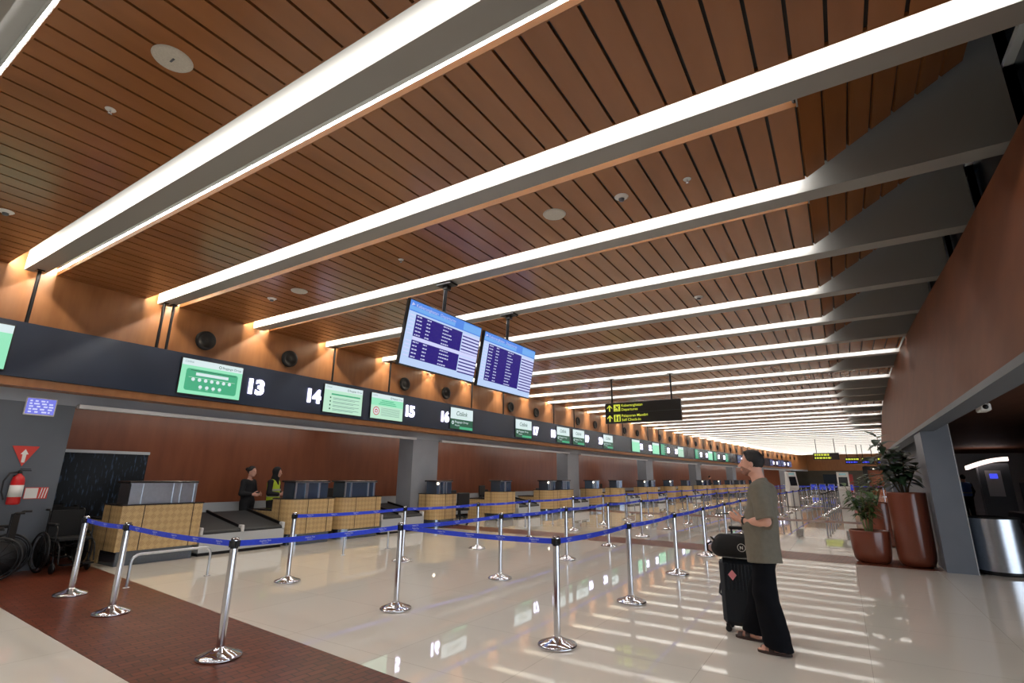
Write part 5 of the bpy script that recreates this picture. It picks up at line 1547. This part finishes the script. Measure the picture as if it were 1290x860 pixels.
bag = thing('travel_bag', 'black soft bag with a white round badge lying on the suitcase', 'bag', (-1.045, 6.10, 0.718), 0.03)
S = SDF((-0.32, -0.20, -0.02), (0.32, 0.20, 0.30), 0.008)
S.cap((-0.16, 0, 0.09), (0.17, 0, 0.10), 0.088, 0.092, 0.04, (1, 1.25, 1)); S.cap((-0.13, 0, 0.155), (0.16, 0, 0.165), 0.075, 0.08, 0.05, (1, 1.15, 1))
S.wave(lambda x, y, z: 0.004 * np.sin(25 * x + 14 * z + 5 * np.sin(18 * y))); S.plane((0, 0, 0.004), (0, 0, -1))
S.build('body', M['bagcloth'], bag)
m = MB(); m.tube([(-0.24, -0.03, 0.15), (-0.285, -0.03, 0.12), (-0.285, -0.03, 0.06), (-0.24, -0.03, 0.03)], 0.010, 8); m.tube([(-0.20, -.05, .17), (-0.24, -.05, .20), (-0.20, -.05, .15)], 0.009, 8); m.build('carry_strap', M['black'], bag)
bz = -0.122
m = MB(); vs = []
for i in range(28):
    a = 2 * PI * i / 28
    for r in (0.034, 0.040): vs.append((0.065 + r * math.cos(a), bz, 0.115 + r * math.sin(a)))
m.add(vs, [(2 * i, 2 * i + 1, (2 * i + 3) % 56, (2 * i + 2) % 56) for i in range(28)], 0)
put_text(m, 'N', 0.065, 0.100, 0.030, lambda a, b: (a, bz, b), 0, align='c', bold=0.04); m.build('badge', M['white'], bag)

# ---- smaller figures
def figure(label, loc, rz, h, top, legs, headwear, hair_mat, vest=None, arms='down', skin=None, res=0.011):
    t = thing('person', label, 'person', loc, rz)
    k = h / 1.72
    def s(*p): return tuple(q * k for q in p)
    S = SDF(s(-0.34, -0.36, -0.02), s(0.52, 0.36, 1.80), res)
    hp2 = head_prims(S, s(0.03, 0, 1.60), 0, 0, k)
    S.cap(s(-0.02, 0, 1.38), s(0.0, 0, 1.52), 0.052 * k, 0.05 * k, 0.02)
    S.cap(s(-0.03, 0, 1.25), s(0, 0, 0.98), 0.12 * k, 0.12 * k, 0.05, (.85, 1.1, 1)); S.cap(s(-.03, .1, 1.34), s(-.03, -.1, 1.34), .075 * k, .075 * k, .04)
    arm = []
    for sg in (-1, 1):
        sh = s(-0.03, 0.17 * sg, 1.35)
        if arms == 'down': el, wr = s(-0.04, 0.23 * sg, 1.08), s(0.06, 0.21 * sg, 0.85)
        else: el, wr = s(0.0, 0.24 * sg, 1.08), s(0.22, 0.13 * sg, 1.06)
        S.chain([sh, el, wr], [0.05 * k, 0.04 * k, 0.028 * k], 0.015)
        hand_prims(S, wr, (Vector(wr) - Vector(el)), (0.2, -sg, 0), (1, 0, .3), .4)
        arm.append((sh, el, wr))
        S.chain([s(0, 0.09 * sg, 0.86), s(0.02, 0.1 * sg, 0.46), s(-0.02, 0.1 * sg, 0.07)], [0.085 * k, 0.055 * k, 0.042 * k], 0.02)
        S.cap(s(-0.03, 0.1 * sg, 0.045), s(0.14, 0.11 * sg, 0.035), 0.036 * k, 0.028 * k, 0.02)
    S.build('body', M['skin'], t)
    S = SDF(s(-0.34, -0.38, 0.75), s(0.42, 0.38, 1.50), res)
    S.cap(s(-.035, .12, 1.33), s(-.035, -.12, 1.33), .085 * k, .085 * k, .03); S.cap(s(-.035, 0, 1.25), s(0, 0, .82), .15 * k, .16 * k, .05, (.85, 1.12, 1))
    for sh, el, wr in arm:
        w2 = tuple(el[q] + (wr[q] - el[q]) * .85 for q in range(3)); S.chain([sh, el, w2], [0.072 * k, 0.058 * k, 0.045 * k], 0.03)
    S.wave(lambda x, y, z: 0.003 * np.sin(18 * z + 9 * y)); S.plane(s(0, 0, .80), (0, 0, -1)); S.build('jacket', top, t)
    S = SDF(s(-0.28, -0.30, 0.0), s(0.28, 0.30, 0.98), res)
    S.cap(s(0, .05, .9), s(0, -.05, .9), .135 * k, .135 * k, .03)
    for sg in (-1, 1): S.chain([s(0, .09 * sg, .85), s(.015, .1 * sg, .46), s(-.02, .1 * sg, .03)], [.115 * k, .082 * k, .07 * k], .03)
    S.plane(s(0, 0, .05), (0, 0, -1)); S.build('trousers', legs, t)
    for sg in (-1, 1):
        S = SDF(s(-0.12, 0.1 * sg - .09, -0.01), s(0.26, 0.1 * sg + .09, 0.14), res * .8)
        S.cap(s(-.03, .1 * sg, .05), s(.15, .11 * sg, .04), .046 * k, .038 * k, .02); S.plane((0, 0, 0.0), (0, 0, -1)); S.build('shoe', M['black'], t)
    S = SDF(s(-0.16, -0.16, 1.32), s(0.20, 0.16, 1.80), res * .75)
    if headwear == 'scarf':
        S.ell(s(.012, 0, 1.63), (.116 * k, .096 * k, .115 * k), 0); S.cap(s(.01, 0, 1.55), s(-.02, 0, 1.38), .085 * k, .11 * k, .03)
        S.ell(s(.125, 0, 1.595), (.07 * k, .062 * k, .085 * k), 0, 'cut')
        S.build('headscarf', hair_mat, t)
    else:
        S.ell(s(.012, 0, 1.636), (.112 * k, .09 * k, .104 * k), 0); S.plane(s(.085, 0, 1.66), (.9, 0, -.4)); S.plane(s(0, 0, 1.56), (.4, 0, -.9))
        S.ell(s(.09, 0, 1.57), (.085 * k, .2, .065 * k), 0, 'cut')
        if headwear == 'bun': S.ell(s(-.115, 0, 1.66), (.045 * k, .045 * k, .045 * k), .01)
        S.build('hair', hair_mat, t)
    if vest is not None:
        S = SDF(s(-0.30, -0.30, 0.82), s(0.30, 0.30, 1.48), res)
        S.cap(s(-.035, .115, 1.33), s(-.035, -.115, 1.33), .098 * k, .098 * k, .03); S.cap(s(-.035, 0, 1.25), s(0, 0, .85), .165 * k, .172 * k, .05, (.87, 1.12, 1))
        for sg in (-1, 1): S.cap(s(-.03, .27 * sg, 1.30), s(-.03, .27 * sg, 1.05), .095 * k, .085 * k, 0, op='cut')
        S.ell(s(.08, 0, 1.42), (.10 * k, .075 * k, .14 * k), 0, 'cut'); S.plane(s(0, 0, .88), (0, 0, -1)); v = S.build('safety_vest', vest, t)
        m = MB()
        for z in (1.0, 1.14):
            a, b = .152 * k, .194 * k
            m.add([(math.cos(2 * PI * i / 28) * a - .012, math.sin(2 * PI * i / 28) * b, (z + dz) * k) for dz in (0, .045) for i in range(28)], [(i, (i + 1) % 28, 28 + (i + 1) % 28, 28 + i) for i in range(28)], 0, True)
        m.build('reflective_band', M['reflect'], v)
    return t
figure('staff member in dark uniform standing left of the one in the yellow vest', (-12.36, 7.48, 0), 0.35, 1.70, M['uniform'], M['uniform'], 'bun', M['hair'], None, 'up')
figure('staff member in black headscarf and bright yellow safety vest behind the counters', (-12.20, 8.06, 0), 0.5, 1.69, M['uniform'], M['uniform'], 'scarf', M['uniform'], M['hivis'], 'up')
figure('far staff member in dark clothes behind the far counters left of the waiting man', B(-12.2, 49.8, 0), 0.3, 1.74, M['uniform'], M['uniform'], 'hair', M['hair'], None, 'up', res=0.016)
figure('person in a blue striped vest seen from behind in the side passage', (4.25, 28.6, 0), 1.75, 1.76, M['uniform'], M['uniform'], 'hair', M['hair'], M['bluevest'], 'down', res=0.014)
CAMQ = (0.565708, 0.260907, 0.009241, 637.061711)
# ---------------------------------------------------------------- camera, world, view
cam = bpy.data.cameras.new('camera'); co = bpy.data.objects.new('camera', cam); COL.objects.link(co)
yaw, pit, rol, fpx = CAMQ
cy, sy, cp, sp_, cr, sr = math.cos(yaw), math.sin(yaw), math.cos(pit), math.sin(pit), math.cos(rol), math.sin(rol)
fw = Vector((-sy * cp, cy * cp, sp_)); rt = Vector((cy, sy, 0)); up = rt.cross(fw)
r2 = rt * cr + up * sr; u2 = up * cr - rt * sr
co.matrix_world = Matrix(((r2.x, u2.x, -fw.x, 0), (r2.y, u2.y, -fw.y, 0), (r2.z, u2.z, -fw.z, 1.52), (0, 0, 0, 1)))
cam.sensor_width = 36.0; cam.lens = 36.0 * fpx / 1290.0; cam.clip_start = 0.05; cam.clip_end = 400
SC.camera = co
w = bpy.data.worlds.new('daylight'); SC.world = w; w.use_nodes = True
bg = w.node_tree.nodes['Background']; bg.inputs['Color'].default_value = (0.74, 0.84, 0.96, 1); bg.inputs['Strength'].default_value = 2.2
SC.view_settings.view_transform = 'Standard'; SC.view_settings.look = 'None'; SC.view_settings.gamma = 1.0; SC.view_settings.exposure = 0.82
SC.view_settings.use_curve_mapping = False
SC.cycles.use_denoising = True
SC.cycles.max_bounces = 8; SC.cycles.diffuse_bounces = 4; SC.cycles.glossy_bounces = 4
SC.cycles.sample_clamp_indirect = 3.0
SC.cycles.caustics_reflective = False; SC.cycles.caustics_refractive = False
